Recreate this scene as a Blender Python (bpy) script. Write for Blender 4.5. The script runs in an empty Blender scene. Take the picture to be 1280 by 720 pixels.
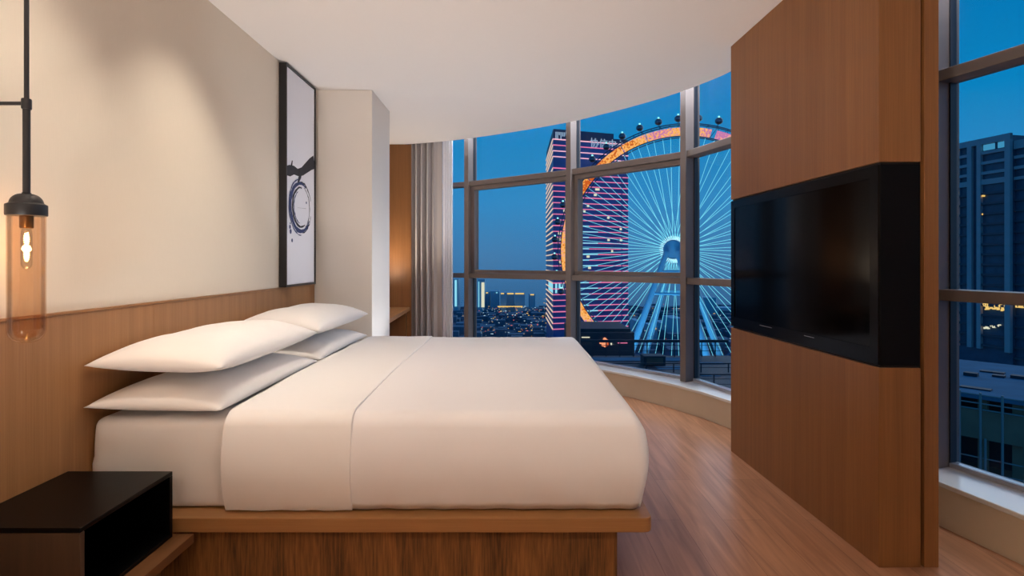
import bpy, bmesh, math, random
from mathutils import Vector, Matrix, noise
random.seed(7)
SC = bpy.context.scene
COL = SC.collection
PI = math.pi

# ------------------------------------------------------------------ helpers
def lin(c):
    c /= 255.0
    return c / 12.92 if c <= 0.04045 else ((c + 0.055) / 1.055) ** 2.4
def rgb(r, g, b):
    return (lin(r), lin(g), lin(b), 1.0)

def wloc(o):
    v = Vector((0, 0, 0))
    while o is not None:
        v += o.location
        o = o.parent
    return v

def obj(name, bm, mat, parent=None, smooth=False, auto=None):
    """link a bmesh written in world coordinates as one object"""
    me = bpy.data.meshes.new(name)
    bmesh.ops.recalc_face_normals(bm, faces=bm.faces[:])
    if parent is not None:
        bmesh.ops.translate(bm, verts=bm.verts[:], vec=-wloc(parent))
    bm.to_mesh(me)
    bm.free()
    mats = mat if isinstance(mat, (list, tuple)) else [mat]
    for m in mats:
        me.materials.append(m)
    if smooth:
        for p in me.polygons:
            p.use_smooth = True
        if auto is not None:
            me.set_sharp_from_angle(angle=math.radians(auto))
    o = bpy.data.objects.new(name, me)
    COL.objects.link(o)
    if parent is not None:
        o.parent = parent
    return o

def pivot(o, p):
    """move a top-level mesh's origin to p"""
    p = Vector(p)
    o.data.transform(Matrix.Translation(-p))
    o.location = p
    return o

def thing(name, loc, label, cat, group=None, kind=None):
    o = bpy.data.objects.new(name, None)
    o.empty_display_size = 0.1
    COL.objects.link(o)
    o.location = loc
    return tag(o, label, cat, group, kind)

def tag(o, label=None, cat=None, group=None, kind=None):
    if label: o['label'] = label
    if cat: o['category'] = cat
    if group: o['group'] = group
    if kind: o['kind'] = kind
    return o

def BM():
    return bmesh.new()

def hexa(bm, b4, t4, mi=0):
    """eight-corner solid: four bottom, four top points"""
    vb = [bm.verts.new(p) for p in b4]
    vt = [bm.verts.new(p) for p in t4]
    fs = [bm.faces.new(vb[::-1]), bm.faces.new(vt)]
    for i in range(4):
        j = (i + 1) % 4
        fs.append(bm.faces.new((vb[i], vb[j], vt[j], vt[i])))
    for f in fs:
        f.material_index = mi
    return fs

def box(bm, x0, x1, y0, y1, z0, z1, mi=0):
    return hexa(bm, [(x0, y0, z0), (x1, y0, z0), (x1, y1, z0), (x0, y1, z0)],
                [(x0, y0, z1), (x1, y0, z1), (x1, y1, z1), (x0, y1, z1)], mi)

def bevel(bm, w=0.003, seg=2, ang=30):
    bmesh.ops.recalc_face_normals(bm, faces=bm.faces[:])
    es = [e for e in bm.edges if len(e.link_faces) == 2 and e.calc_face_angle(0) > math.radians(ang)]
    bmesh.ops.bevel(bm, geom=es, offset=w, segments=seg, profile=0.5, affect='EDGES', clamp_overlap=True)
    return bm

def bbox(x0, x1, y0, y1, z0, z1, w=0.003):
    bm = BM()
    box(bm, x0, x1, y0, y1, z0, z1)
    return bevel(bm, w)

def prism(bm, pts, z0, z1, mi=0):
    n = len(pts)
    vb = [bm.verts.new((p[0], p[1], z0)) for p in pts]
    vt = [bm.verts.new((p[0], p[1], z1)) for p in pts]
    fs = [bm.faces.new(vb[::-1]), bm.faces.new(vt)]
    for i in range(n):
        j = (i + 1) % n
        fs.append(bm.faces.new((vb[i], vb[j], vt[j], vt[i])))
    for f in fs: f.material_index = mi
    return fs

def plank(bm, p0, p1, n0, n1, z0, z1, nrm, mi=0):
    """bar along p0-p1 (2D) spanning n0..n1 along the normal nrm"""
    a = Vector(p0); b = Vector(p1); n = Vector(nrm)
    q = [a + n * n0, b + n * n0, b + n * n1, a + n * n1]
    return prism(bm, [(v.x, v.y) for v in q], z0, z1, mi)

def rod(bm, a, b, r, seg=8, r2=None, mi=0):
    a = Vector(a); b = Vector(b)
    d = (b - a)
    L = d.length
    if L < 1e-9: return
    d /= L
    u = d.orthogonal().normalized()
    w = d.cross(u)
    r2 = r if r2 is None else r2
    va, vb = [], []
    for i in range(seg):
        t = 2 * PI * i / seg
        e = u * math.cos(t) + w * math.sin(t)
        va.append(bm.verts.new(a + e * r)); vb.append(bm.verts.new(b + e * r2))
    fs = [bm.faces.new(va[::-1]), bm.faces.new(vb)]
    for i in range(seg):
        j = (i + 1) % seg
        fs.append(bm.faces.new((va[i], va[j], vb[j], vb[i])))
    for f in fs: f.material_index = mi

def lathe(bm, prof, c, seg=40, closed=False):
    """profile of (r, z) turned about the vertical through c=(x,y)"""
    rings = []
    for r, z in prof:
        if r < 1e-6:
            rings.append([bm.verts.new((c[0], c[1], z))])
        else:
            rings.append([bm.verts.new((c[0] + r * math.cos(2 * PI * i / seg), c[1] + r * math.sin(2 * PI * i / seg), z)) for i in range(seg)])
    pairs = list(zip(rings[:-1], rings[1:]))
    if closed: pairs.append((rings[-1], rings[0]))
    for A, B in pairs:
        if len(A) == 1 and len(B) == 1: continue
        for i in range(seg):
            j = (i + 1) % seg
            if len(A) == 1: bm.faces.new((A[0], B[j], B[i]))
            elif len(B) == 1: bm.faces.new((A[i], A[j], B[0]))
            else: bm.faces.new((A[i], A[j], B[j], B[i]))

def tube(bm, pts, r, seg=8):
    for a, b in zip(pts[:-1], pts[1:]):
        rod(bm, a, b, r, seg)

def rbox(lo, hi, r, cuts=(24, 24, 10), bottom_r=None, fn=None):
    """soft rounded box, densely meshed; fn(p, n) may displace each vertex"""
    bm = BM()
    lo = Vector(lo); hi = Vector(hi); c = (lo + hi) / 2; h = (hi - lo) / 2
    idx = {}
    def vert(p):
        k = (round(p.x, 6), round(p.y, 6), round(p.z, 6))
        if k not in idx: idx[k] = bm.verts.new(p)
        return idx[k]
    def coord(i, n, half):            # denser towards the edges
        t = -1 + 2 * i / n
        return half * (math.sin(t * PI / 2) * 0.55 + t * 0.45)
    for ax in range(3):
        a, b = [k for k in range(3) if k != ax]
        for s in (-1, 1):
            for i in range(cuts[a]):
                for j in range(cuts[b]):
                    q = []
                    for ii, jj in ((i, j), (i + 1, j), (i + 1, j + 1), (i, j + 1)):
                        p = Vector((0, 0, 0))
                        p[ax] = s * h[ax]; p[a] = coord(ii, cuts[a], h[a]); p[b] = coord(jj, cuts[b], h[b])
                        q.append(vert(p))
                    bm.faces.new(q)
    for v in bm.verts:
        p = v.co.copy()
        rr = r if (bottom_r is None or p.z > 0) else bottom_r
        inner = Vector([max(-(h[k] - rr), min(h[k] - rr, p[k])) for k in range(3)])
        d = p - inner
        if d.length > 1e-9:
            nrm = d.normalized(); q = inner + nrm * rr
        else:
            nrm = Vector((0, 0, 1)); q = p
        q += c
        if fn: q = fn(q, nrm)
        v.co = q
    return bm

# ------------------------------------------------------------------ materials
def newmat(name):
    m = bpy.data.materials.new(name)
    m.use_nodes = True
    nt = m.node_tree
    for n in list(nt.nodes): nt.nodes.remove(n)
    out = nt.nodes.new('ShaderNodeOutputMaterial')
    return m, nt, out

def pbr(name, col, rough=0.5, metal=0.0, spec=0.5, var=0.0, vscale=3.0, bump=0.0, bscale=40.0, vec=(1, 1, 1), sheen=0.0):
    m, nt, out = newmat(name)
    b = nt.nodes.new('ShaderNodeBsdfPrincipled')
    b.inputs['Base Color'].default_value = col
    b.inputs['Roughness'].default_value = rough
    b.inputs['Metallic'].default_value = metal
    b.inputs['Specular IOR Level'].default_value = spec
    if sheen: b.inputs['Sheen Weight'].default_value = sheen
    nt.links.new(b.outputs[0], out.inputs[0])
    tc = nt.nodes.new('ShaderNodeTexCoord')
    mp = nt.nodes.new('ShaderNodeMapping')
    mp.inputs['Scale'].default_value = vec
    nt.links.new(tc.outputs['Object'], mp.inputs[0])
    if var:
        n = nt.nodes.new('ShaderNodeTexNoise')
        n.inputs['Scale'].default_value = vscale; n.inputs['Detail'].default_value = 6
        nt.links.new(mp.outputs[0], n.inputs['Vector'])
        mx = nt.nodes.new('ShaderNodeMix'); mx.data_type = 'RGBA'
        mx.inputs['A'].default_value = tuple(max(0, c * (1 - var)) for c in col[:3]) + (1,)
        mx.inputs['B'].default_value = tuple(min(1, c * (1 + var)) for c in col[:3]) + (1,)
        nt.links.new(n.outputs['Fac'], mx.inputs['Factor'])
        nt.links.new(mx.outputs['Result'], b.inputs['Base Color'])
    if bump:
        n2 = nt.nodes.new('ShaderNodeTexNoise')
        n2.inputs['Scale'].default_value = bscale; n2.inputs['Detail'].default_value = 4
        nt.links.new(mp.outputs[0], n2.inputs['Vector'])
        bp = nt.nodes.new('ShaderNodeBump'); bp.inputs['Strength'].default_value = bump; bp.inputs['Distance'].default_value = 0.01
        nt.links.new(n2.outputs['Fac'], bp.inputs['Height'])
        nt.links.new(bp.outputs[0], b.inputs['Normal'])
    return m

def wood(name, dark, light, grain=(70, 70, 1.6), rough=0.42, figure=None, contrast=(0.3, 0.7), spec=0.4):
    """fine straight-grained veneer; grain gives the stretch of the fibre noise"""
    m, nt, out = newmat(name)
    b = nt.nodes.new('ShaderNodeBsdfPrincipled')
    b.inputs['Roughness'].default_value = rough
    b.inputs['Specular IOR Level'].default_value = spec
    nt.links.new(b.outputs[0], out.inputs[0])
    tc = nt.nodes.new('ShaderNodeTexCoord')
    mp = nt.nodes.new('ShaderNodeMapping'); mp.inputs['Scale'].default_value = grain
    nt.links.new(tc.outputs['Object'], mp.inputs[0])
    n = nt.nodes.new('ShaderNodeTexNoise'); n.inputs['Scale'].default_value = 1.0
    n.inputs['Detail'].default_value = 5; n.inputs['Roughness'].default_value = 0.6
    nt.links.new(mp.outputs[0], n.inputs['Vector'])
    mp2 = nt.nodes.new('ShaderNodeMapping')
    mp2.inputs['Scale'].default_value = figure or tuple(g * 0.09 for g in grain)
    nt.links.new(tc.outputs['Object'], mp2.inputs[0])
    n2 = nt.nodes.new('ShaderNodeTexNoise'); n2.inputs['Scale'].default_value = 1.0
    n2.inputs['Detail'].default_value = 3
    if figure: n2.inputs['Distortion'].default_value = 0.6
    nt.links.new(mp2.outputs[0], n2.inputs['Vector'])
    mt = nt.nodes.new('ShaderNodeMath'); mt.operation = 'MULTIPLY_ADD'
    mt.inputs[1].default_value = 0.5
    nt.links.new(n.outputs['Fac'], mt.inputs[0])
    mt2 = nt.nodes.new('ShaderNodeMath'); mt2.operation = 'MULTIPLY'; mt2.inputs[1].default_value = 0.5
    nt.links.new(n2.outputs['Fac'], mt2.inputs[0]); nt.links.new(mt2.outputs[0], mt.inputs[2])
    cr = nt.nodes.new('ShaderNodeValToRGB')
    cr.color_ramp.elements[0].position = contrast[0]; cr.color_ramp.elements[0].color = dark
    cr.color_ramp.elements[1].position = contrast[1]; cr.color_ramp.elements[1].color = light
    nt.links.new(mt.outputs[0], cr.inputs[0])
    nt.links.new(cr.outputs[0], b.inputs['Base Color'])
    bp = nt.nodes.new('ShaderNodeBump'); bp.inputs['Strength'].default_value = 0.12; bp.inputs['Distance'].default_value = 0.002
    nt.links.new(n.outputs['Fac'], bp.inputs['Height']); nt.links.new(bp.outputs[0], b.inputs['Normal'])
    return m

def emit(name, col, strength):
    m, nt, out = newmat(name)
    e = nt.nodes.new('ShaderNodeEmission')
    e.inputs[0].default_value = col; e.inputs[1].default_value = strength
    nt.links.new(e.outputs[0], out.inputs[0])
    return m

def thin_glass(name, tint, fac=0.06, rough=0.0, blend=0.25):
    m, nt, out = newmat(name)
    t = nt.nodes.new('ShaderNodeBsdfTransparent'); t.inputs[0].default_value = tint
    g = nt.nodes.new('ShaderNodeBsdfGlossy'); g.inputs['Roughness'].default_value = rough
    lw = nt.nodes.new('ShaderNodeLayerWeight'); lw.inputs[0].default_value = blend
    mm = nt.nodes.new('ShaderNodeMath'); mm.operation = 'MULTIPLY_ADD'; mm.inputs[1].default_value = 0.35; mm.inputs[2].default_value = fac
    nt.links.new(lw.outputs['Fresnel'], mm.inputs[0])
    mx = nt.nodes.new('ShaderNodeMixShader')
    nt.links.new(mm.outputs[0], mx.inputs[0]); nt.links.new(t.outputs[0], mx.inputs[1]); nt.links.new(g.outputs[0], mx.inputs[2])
    nt.links.new(mx.outputs[0], out.inputs[0])
    return m

def floor_mat():
    m, nt, out = newmat('oak_plank_floor')
    b = nt.nodes.new('ShaderNodeBsdfPrincipled'); b.inputs['Roughness'].default_value = 0.34
    b.inputs['Specular IOR Level'].default_value = 0.45
    nt.links.new(b.outputs[0], out.inputs[0])
    tc = nt.nodes.new('ShaderNodeTexCoord')
    rot = nt.nodes.new('ShaderNodeMapping'); rot.inputs['Rotation'].default_value = (0, 0, math.radians(90))
    nt.links.new(tc.outputs['Object'], rot.inputs[0])
    br = nt.nodes.new('ShaderNodeTexBrick')
    br.inputs['Scale'].default_value = 1.0
    br.inputs['Brick Width'].default_value = 1.25; br.inputs['Row Height'].default_value = 0.19
    br.inputs['Mortar Size'].default_value = 0.0012; br.inputs['Mortar Smooth'].default_value = 0.2
    br.inputs['Color1'].default_value = rgb(170, 120, 88); br.inputs['Color2'].default_value = rgb(182, 132, 98)
    br.inputs['Mortar'].default_value = rgb(128, 84, 56)
    br.offset = 0.37
    nt.links.new(rot.outputs[0], br.inputs['Vector'])
    mp = nt.nodes.new('ShaderNodeMapping'); mp.inputs['Scale'].default_value = (30, 2.0, 1)
    nt.links.new(tc.outputs['Object'], mp.inputs[0])
    n = nt.nodes.new('ShaderNodeTexNoise'); n.inputs['Scale'].default_value = 1.0; n.inputs['Detail'].default_value = 6
    n.inputs['Distortion'].default_value = 0.8
    nt.links.new(mp.outputs[0], n.inputs['Vector'])
    cr = nt.nodes.new('ShaderNodeValToRGB')
    cr.color_ramp.elements[0].position = 0.28; cr.color_ramp.elements[0].color = (0.66, 0.60, 0.55, 1)
    cr.color_ramp.elements[1].position = 0.72; cr.color_ramp.elements[1].color = (1.12, 1.12, 1.12, 1)
    nt.links.new(n.outputs['Fac'], cr.inputs[0])
    mx = nt.nodes.new('ShaderNodeMix'); mx.data_type = 'RGBA'; mx.blend_type = 'MULTIPLY'; mx.inputs['Factor'].default_value = 1
    nt.links.new(br.outputs['Color'], mx.inputs['A']); nt.links.new(cr.outputs[0], mx.inputs['B'])
    nt.links.new(mx.outputs['Result'], b.inputs['Base Color'])
    bp = nt.nodes.new('ShaderNodeBump'); bp.inputs['Strength'].default_value = 0.1; bp.inputs['Distance'].default_value = 0.002
    nt.links.new(n.outputs['Fac'], bp.inputs['Height']); nt.links.new(bp.outputs[0], b.inputs['Normal'])
    return m

def led_mat(name, cols, scale, strength):
    """LED panel showing a shifting patchy colour pattern"""
    m, nt, out = newmat(name)
    e = nt.nodes.new('ShaderNodeEmission'); e.inputs[1].default_value = strength
    tc = nt.nodes.new('ShaderNodeTexCoord')
    n = nt.nodes.new('ShaderNodeTexNoise'); n.inputs['Scale'].default_value = scale; n.inputs['Detail'].default_value = 3
    nt.links.new(tc.outputs['Object'], n.inputs['Vector'])
    n3 = nt.nodes.new('ShaderNodeTexNoise'); n3.inputs['Scale'].default_value = scale * 24; n3.inputs['Detail'].default_value = 3
    nt.links.new(tc.outputs['Object'], n3.inputs['Vector'])
    ad = nt.nodes.new('ShaderNodeMath'); ad.operation = 'MULTIPLY_ADD'; ad.inputs[1].default_value = 0.8
    nt.links.new(n3.outputs['Fac'], ad.inputs[0])
    sb = nt.nodes.new('ShaderNodeMath'); sb.operation = 'MULTIPLY_ADD'; sb.inputs[1].default_value = 1.0; sb.inputs[2].default_value = -0.4
    nt.links.new(n.outputs['Fac'], sb.inputs[0]); nt.links.new(sb.outputs[0], ad.inputs[2])
    cr = nt.nodes.new('ShaderNodeValToRGB')
    els = cr.color_ramp.elements
    while len(els) < len(cols): els.new(0.5)
    for i, c in enumerate(cols):
        els[i].position = 0.34 + 0.32 * i / (len(cols) - 1); els[i].color = c
    nt.links.new(ad.outputs[0], cr.inputs[0]); nt.links.new(cr.outputs[0], e.inputs[0])
    nt.links.new(e.outputs[0], out.inputs[0])
    return m

M = {}
M['wall'] = pbr('woven_wallpaper', rgb(228, 216, 200), 0.85, var=0.03, vscale=1.0, bump=0.05, bscale=1.0, vec=(300, 300, 14), spec=0.2)
M['ceiling'] = pbr('ceiling_paint', rgb(244, 239, 235), 0.9, spec=0.15)
M['plaster'] = pbr('pier_wallpaper', rgb(236, 229, 221), 0.85, spec=0.2, bump=0.04, bscale=1.0, vec=(300, 300, 14))
M['floor'] = floor_mat()
M['headboard'] = wood('headboard_veneer', rgb(142, 98, 58), rgb(172, 124, 80), grain=(160, 260, 3.0), rough=0.45)
M['cabinet'] = wood('cabinet_veneer', rgb(120, 77, 40), rgb(150, 100, 56), grain=(230, 230, 3.0), rough=0.4)
M['slab'] = wood('platform_veneer', rgb(140, 96, 56), rgb(168, 120, 74), grain=(3.0, 200, 200), rough=0.4)
M['plinth'] = wood('flamed_plinth_veneer', rgb(72, 44, 23), rgb(150, 100, 54), grain=(150, 90, 9), rough=0.45, figure=(10, 4, 1.3), contrast=(0.36, 0.64))
M['board'] = wood('brown_board_veneer', rgb(88, 56, 32), rgb(116, 76, 45), grain=(160, 3, 160), rough=0.42)
M['night_wood'] = wood('dark_walnut', rgb(60, 44, 32), rgb(84, 62, 46), grain=(60, 60, 2), rough=0.4)
M['night_black'] = pbr('black_lacquer', rgb(4, 3, 3), 0.35, spec=0.14)
M['linen'] = pbr('white_cotton', rgb(238, 233, 233), 0.85, spec=0.15, bump=0.06, bscale=9.0, sheen=0.15)
M['linen2'] = pbr('white_percale', rgb(240, 235, 232), 0.85, spec=0.15, bump=0.05, bscale=16.0, sheen=0.15)
M['black_metal'] = pbr('black_powder_coat', rgb(30, 29, 32), 0.42, spec=0.5)
M['brass'] = pbr('aged_brass', rgb(110, 78, 40), 0.35, metal=0.9)
M['amber'] = thin_glass('amber_glass', (0.955, 0.865, 0.775, 1), 0.03)
M['clear'] = thin_glass('clear_glass', (0.97, 0.97, 0.97, 1), 0.02)
M['filament'] = emit('glowing_filament', (1.0, 0.70, 0.32, 1), 22.0)
M['glass'] = thin_glass('window_glass', (0.97, 0.985, 0.99, 1), 0.008, blend=0.12)
M['alu'] = pbr('bronze_aluminium', rgb(118, 106, 100), 0.45, metal=0.15, spec=0.4)
M['alu_skylit'] = pbr('sky_lit_aluminium', rgb(168, 168, 178), 0.4, metal=0.1, spec=0.4)  # sky light on the bottom rail, put into a paler bluish colour
M['alu_edge'] = pbr('dark_gasket', rgb(30, 32, 40), 0.5)
M['sill'] = pbr('pale_stone_sill', rgb(226, 222, 216), 0.25, var=0.04, vscale=3, spec=0.5)
M['apron'] = pbr('cream_stone_apron', rgb(206, 188, 164), 0.4, var=0.07, vscale=4, spec=0.35)
M['tv_screen'] = pbr('tv_glass', rgb(3, 3, 4), 0.1, spec=0.1)
M['tv_bezel'] = pbr('tv_bezel', rgb(3, 3, 4), 0.2, spec=0.15)
M['tv_side'] = pbr('tv_side', rgb(9, 9, 11), 0.6, spec=0.1)
M['tv_mark'] = pbr('silver_print', rgb(120, 120, 124), 0.4)
M['seam'] = pbr('dark_reveal', rgb(20, 12, 8), 0.7)
M['canvas'] = pbr('painting_canvas', rgb(238, 238, 246), 0.8, var=0.02, vscale=2)
M['ink'] = pbr('black_ink', rgb(40, 42, 52), 0.7, var=0.5, vscale=12)
M['ink_blue'] = pbr('blue_ink', rgb(52, 66, 112), 0.7, var=0.4, vscale=16)
M['curtain'] = pbr('taupe_drape', rgb(182, 175, 174), 0.9, spec=0.1, bump=0.05, bscale=200, sheen=0.2)
M['sheer'] = pbr('sheer_voile', rgb(240, 240, 246), 0.9, spec=0.1)
M['desk'] = wood('desk_veneer', rgb(134, 90, 52), rgb(178, 124, 76), grain=(60, 2, 60), rough=0.4)
# outside
M['ground'] = pbr('city_ground', rgb(60, 84, 104), 0.9, var=0.5, vscale=0.05)  # lightened, bluish tone stands in for haze over the ground
M['tower'] = pbr('tower_curtain_wall', rgb(78, 104, 164), 0.35, var=0.3, vscale=0.12, spec=0.4)
M['tower_side'] = pbr('tower_crown', rgb(70, 76, 104), 0.5)
M['led_pink'] = emit('pink_light_strip', rgb(250, 130, 172), 0.95)
M['led_rose'] = emit('rose_white_light_strip', rgb(250, 186, 206), 1.1)
M['led_cream'] = emit('cream_light_strip', rgb(240, 212, 190), 0.9)
M['led_ice'] = emit('ice_light_strip', rgb(150, 226, 245), 1.0)
M['sign_white'] = emit('sign_letters', rgb(150, 176, 205), 0.9)
M['lit_window'] = emit('lit_window', rgb(240, 235, 205), 0.9)
M['lit_warm'] = emit('lit_warm_window', rgb(250, 205, 120), 1.0)
M['wheel_steel'] = pbr('wheel_steel', rgb(36, 62, 96), 0.5, spec=0.4)
M['wheel_leg'] = pbr('wheel_leg_paint', rgb(150, 190, 215), 0.5, spec=0.4)
M['pod'] = pbr('pod_shell', rgb(30, 44, 62), 0.3, spec=0.5)
M['pod_glass'] = pbr('pod_window', rgb(80, 108, 132), 0.2, spec=0.6)
M['spoke'] = emit('spoke_light_tube', rgb(120, 218, 238), 1.15)
M['hub_led'] = emit('hub_lights', rgb(190, 240, 250), 1.3)
M['rim_led'] = led_mat('rim_light_screen', [rgb(205, 92, 36), rgb(250, 170, 76), rgb(255, 190, 110), rgb(232, 150, 140), rgb(196, 120, 170)], 0.05, 1.05)
M['pod_lamp'] = emit('pod_beacon', rgb(150, 240, 240), 1.5)
M['facade'] = pbr('grey_facade', rgb(176, 168, 170), 0.8, var=0.12, vscale=0.4)
M['facade_glass'] = pbr('dark_facade_glass', rgb(62, 88, 108), 0.3, var=0.4, vscale=0.5, spec=0.3)
M['facade_spandrel'] = pbr('facade_spandrel', rgb(64, 76, 88), 0.6)
M['roof_lit'] = emit('lit_crown_glazing', rgb(70, 160, 205), 0.8)
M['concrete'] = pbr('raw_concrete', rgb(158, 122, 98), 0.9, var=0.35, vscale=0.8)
M['concrete_dark'] = pbr('shade_toned_concrete', rgb(100, 84, 74), 0.9, var=0.3, vscale=1.0)  # darker copy of the concrete, with shade put into its colour
M['deck'] = pbr('blue_roof_deck', rgb(66, 118, 140), 0.95, var=0.4, vscale=0.6)
M['steel_dark'] = pbr('dark_steel', rgb(36, 46, 58), 0.6)
M['pipe'] = pbr('scaffold_pipe', rgb(150, 140, 136), 0.5, metal=0.0)
M['block_haze_tint'] = pbr('haze_tinted_block', rgb(150, 196, 214), 0.9, var=0.15, vscale=0.05)  # aerial haze put into the colour as pale blue
M['far_roofs'] = pbr('far_roofs', rgb(84, 118, 138), 0.9, var=0.4, vscale=0.05)  # roofs lightened towards blue to imitate haze over distance
M['red_led'] = led_mat('red_screen_picture', [rgb(120, 20, 10), rgb(255, 110, 50), rgb(255, 190, 150), rgb(255, 120, 60)], 0.5, 1.1)
M['pt_white'] = emit('street_light_white', rgb(190, 225, 240), 0.9)
M['pt_warm'] = emit('street_light_warm', rgb(250, 200, 110), 1.0)
M['pt_red'] = emit('street_light_red', rgb(240, 120, 110), 0.8)

# ------------------------------------------------------------------ layout constants
F, CX, HOR, H = 690.0, 641.0, 327.0, 1.17          # lens (px), vanishing point, eye height
XW = -1.55                                          # left wall
ZC = 2.50                                           # ceiling

def at(px, d):
    return (px - CX) / F * d
def zat(py, d):
    return H + (HOR - py) / F * d

# window polyline (glass line), from the curtain end round to behind the camera
G = [Vector(p) for p in ((-1.60, 6.80), (-0.46, 6.25), (0.613, 5.424), (1.472, 4.516), (1.771, 3.578), (2.07, 2.64), (2.555, 1.12))]
INNER = [(-1.55, 6.34), (-1.15, 6.24), (-0.75, 6.10), (-0.40, 5.92), (0.10, 5.60), (0.53, 5.27), (0.76, 5.04), (1.04, 4.72), (1.27, 4.40),
         (1.42, 4.12), (1.525, 3.86), (1.62, 3.42), (1.755, 2.93), (1.888, 2.454), (1.965, 2.119), (2.26, 1.02)]

# ------------------------------------------------------------------ room shell
def struct(name, bm, mat, label, cat, smooth=False, auto=None):
    o = obj(name, bm, mat, None, smooth, auto)
    return tag(o, label, cat, kind='structure')

bm = BM()
prism(bm, [(-1.65, -2.3), (2.75, -2.3), (2.75, 1.2), (2.2, 2.9), (1.6, 4.7), (0.75, 5.6), (-0.4, 6.45), (-1.65, 7.05)], -0.12, 0.0)
struct('floor', bm, M['floor'], 'warm oak plank floor of the bedroom', 'floor')

# left wall
bm = BM(); box(bm, XW - 0.15, XW, -2.3, 6.95, 0, 2.95)
struct('wall_left', bm, M['wall'], 'cream wallpapered wall behind the headboard', 'wall')
bm = BM(); box(bm, XW - 0.15, 2.75, -2.45, -2.3, 0, 2.95)
struct('wall_back', bm, M['wall'], 'plain cream wall behind the viewer', 'wall')
bm = BM(); box(bm, 2.58, 2.75, -2.3, 1.15, 0, 2.95)
struct('wall_right', bm, M['wall'], 'plain cream side wall beyond the right window', 'wall')

# ceiling: smooth curved edge towards the window
def smooth_curve(pts, n=8):
    out = []
    P = [Vector(p) for p in pts]
    for i in range(len(P) - 1):
        p0 = P[max(i - 1, 0)]; p1 = P[i]; p2 = P[i + 1]; p3 = P[min(i + 2, len(P) - 1)]
        for k in range(n):
            t = k / n
            out.append(0.5 * ((2 * p1) + (p2 - p0) * t + (2 * p0 - 5 * p1 + 4 * p2 - p3) * t * t + (3 * p1 - p0 - 3 * p2 + p3) * t ** 3))
    out.append(P[-1])
    return out
CE = smooth_curve(INNER)
bm = BM()
prism(bm, [(XW - 0.05, -2.32)] + [(XW - 0.05, 6.34)] + [(v.x, v.y) for v in CE] + [(2.6, 1.02), (2.6, -2.32)], ZC, ZC + 0.35)
struct('ceiling', bm, M['ceiling'], 'pale plaster ceiling with a curved edge along the window', 'ceiling', True, 30)
bm = BM()
prism(bm, [(-1.7, 5.6), (-1.7, 7.1), (-0.4, 6.5), (0.75, 5.62), (1.65, 4.7), (2.3, 2.7), (2.8, 1.1), (2.8, -2.4), (2.3, -2.4), (1.4, 3.6), (0.4, 5.0)], ZC + 0.352, ZC + 0.45)
struct('ceiling_pocket', bm, M['ceiling'], 'upper slab closing the curtain pocket over the window', 'ceiling')

# square pier between bed and desk niche
bm = BM(); box(bm, XW + 0.0, -1.09, 4.278, 4.885, 0, ZC); bevel(bm, 0.004)
struct('column', bm, M['plaster'], 'square cream pier beyond the bed beside the curtain', 'pier')

# apron below the window, and the stone sill on top
ap_in = [(v[0], v[1]) for v in INNER]
gl_out = [(g.x, g.y) for g in G]
def offset_poly(pts, d):
    out = []
    P = [Vector(p) for p in pts]
    for i, p in enumerate(P):
        a = P[max(i - 1, 0)]; b = P[min(i + 1, len(P) - 1)]
        t = (b - a).normalized(); n = Vector((t.y, -t.x))
        out.append((p.x + n.x * d, p.y + n.y * d))
    return out
outer = offset_poly(gl_out, -0.08)
ap2 = [p for p in ap_in]
bm = BM(); prism(bm, ap2 + outer[::-1], 0.0, 0.178)
struct('wall_window', bm, M['apron'], 'low cream stone apron under the curved window', 'wall')
sill_in = offset_poly(ap_in, 0.012)
bm = BM(); prism(bm, sill_in + outer[::-1], 0.178, 0.20); bevel(bm, 0.004, 2, 60)
struct('trim_1', bm, M['sill'], 'pale polished stone sill following the curved window', 'sill')

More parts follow.
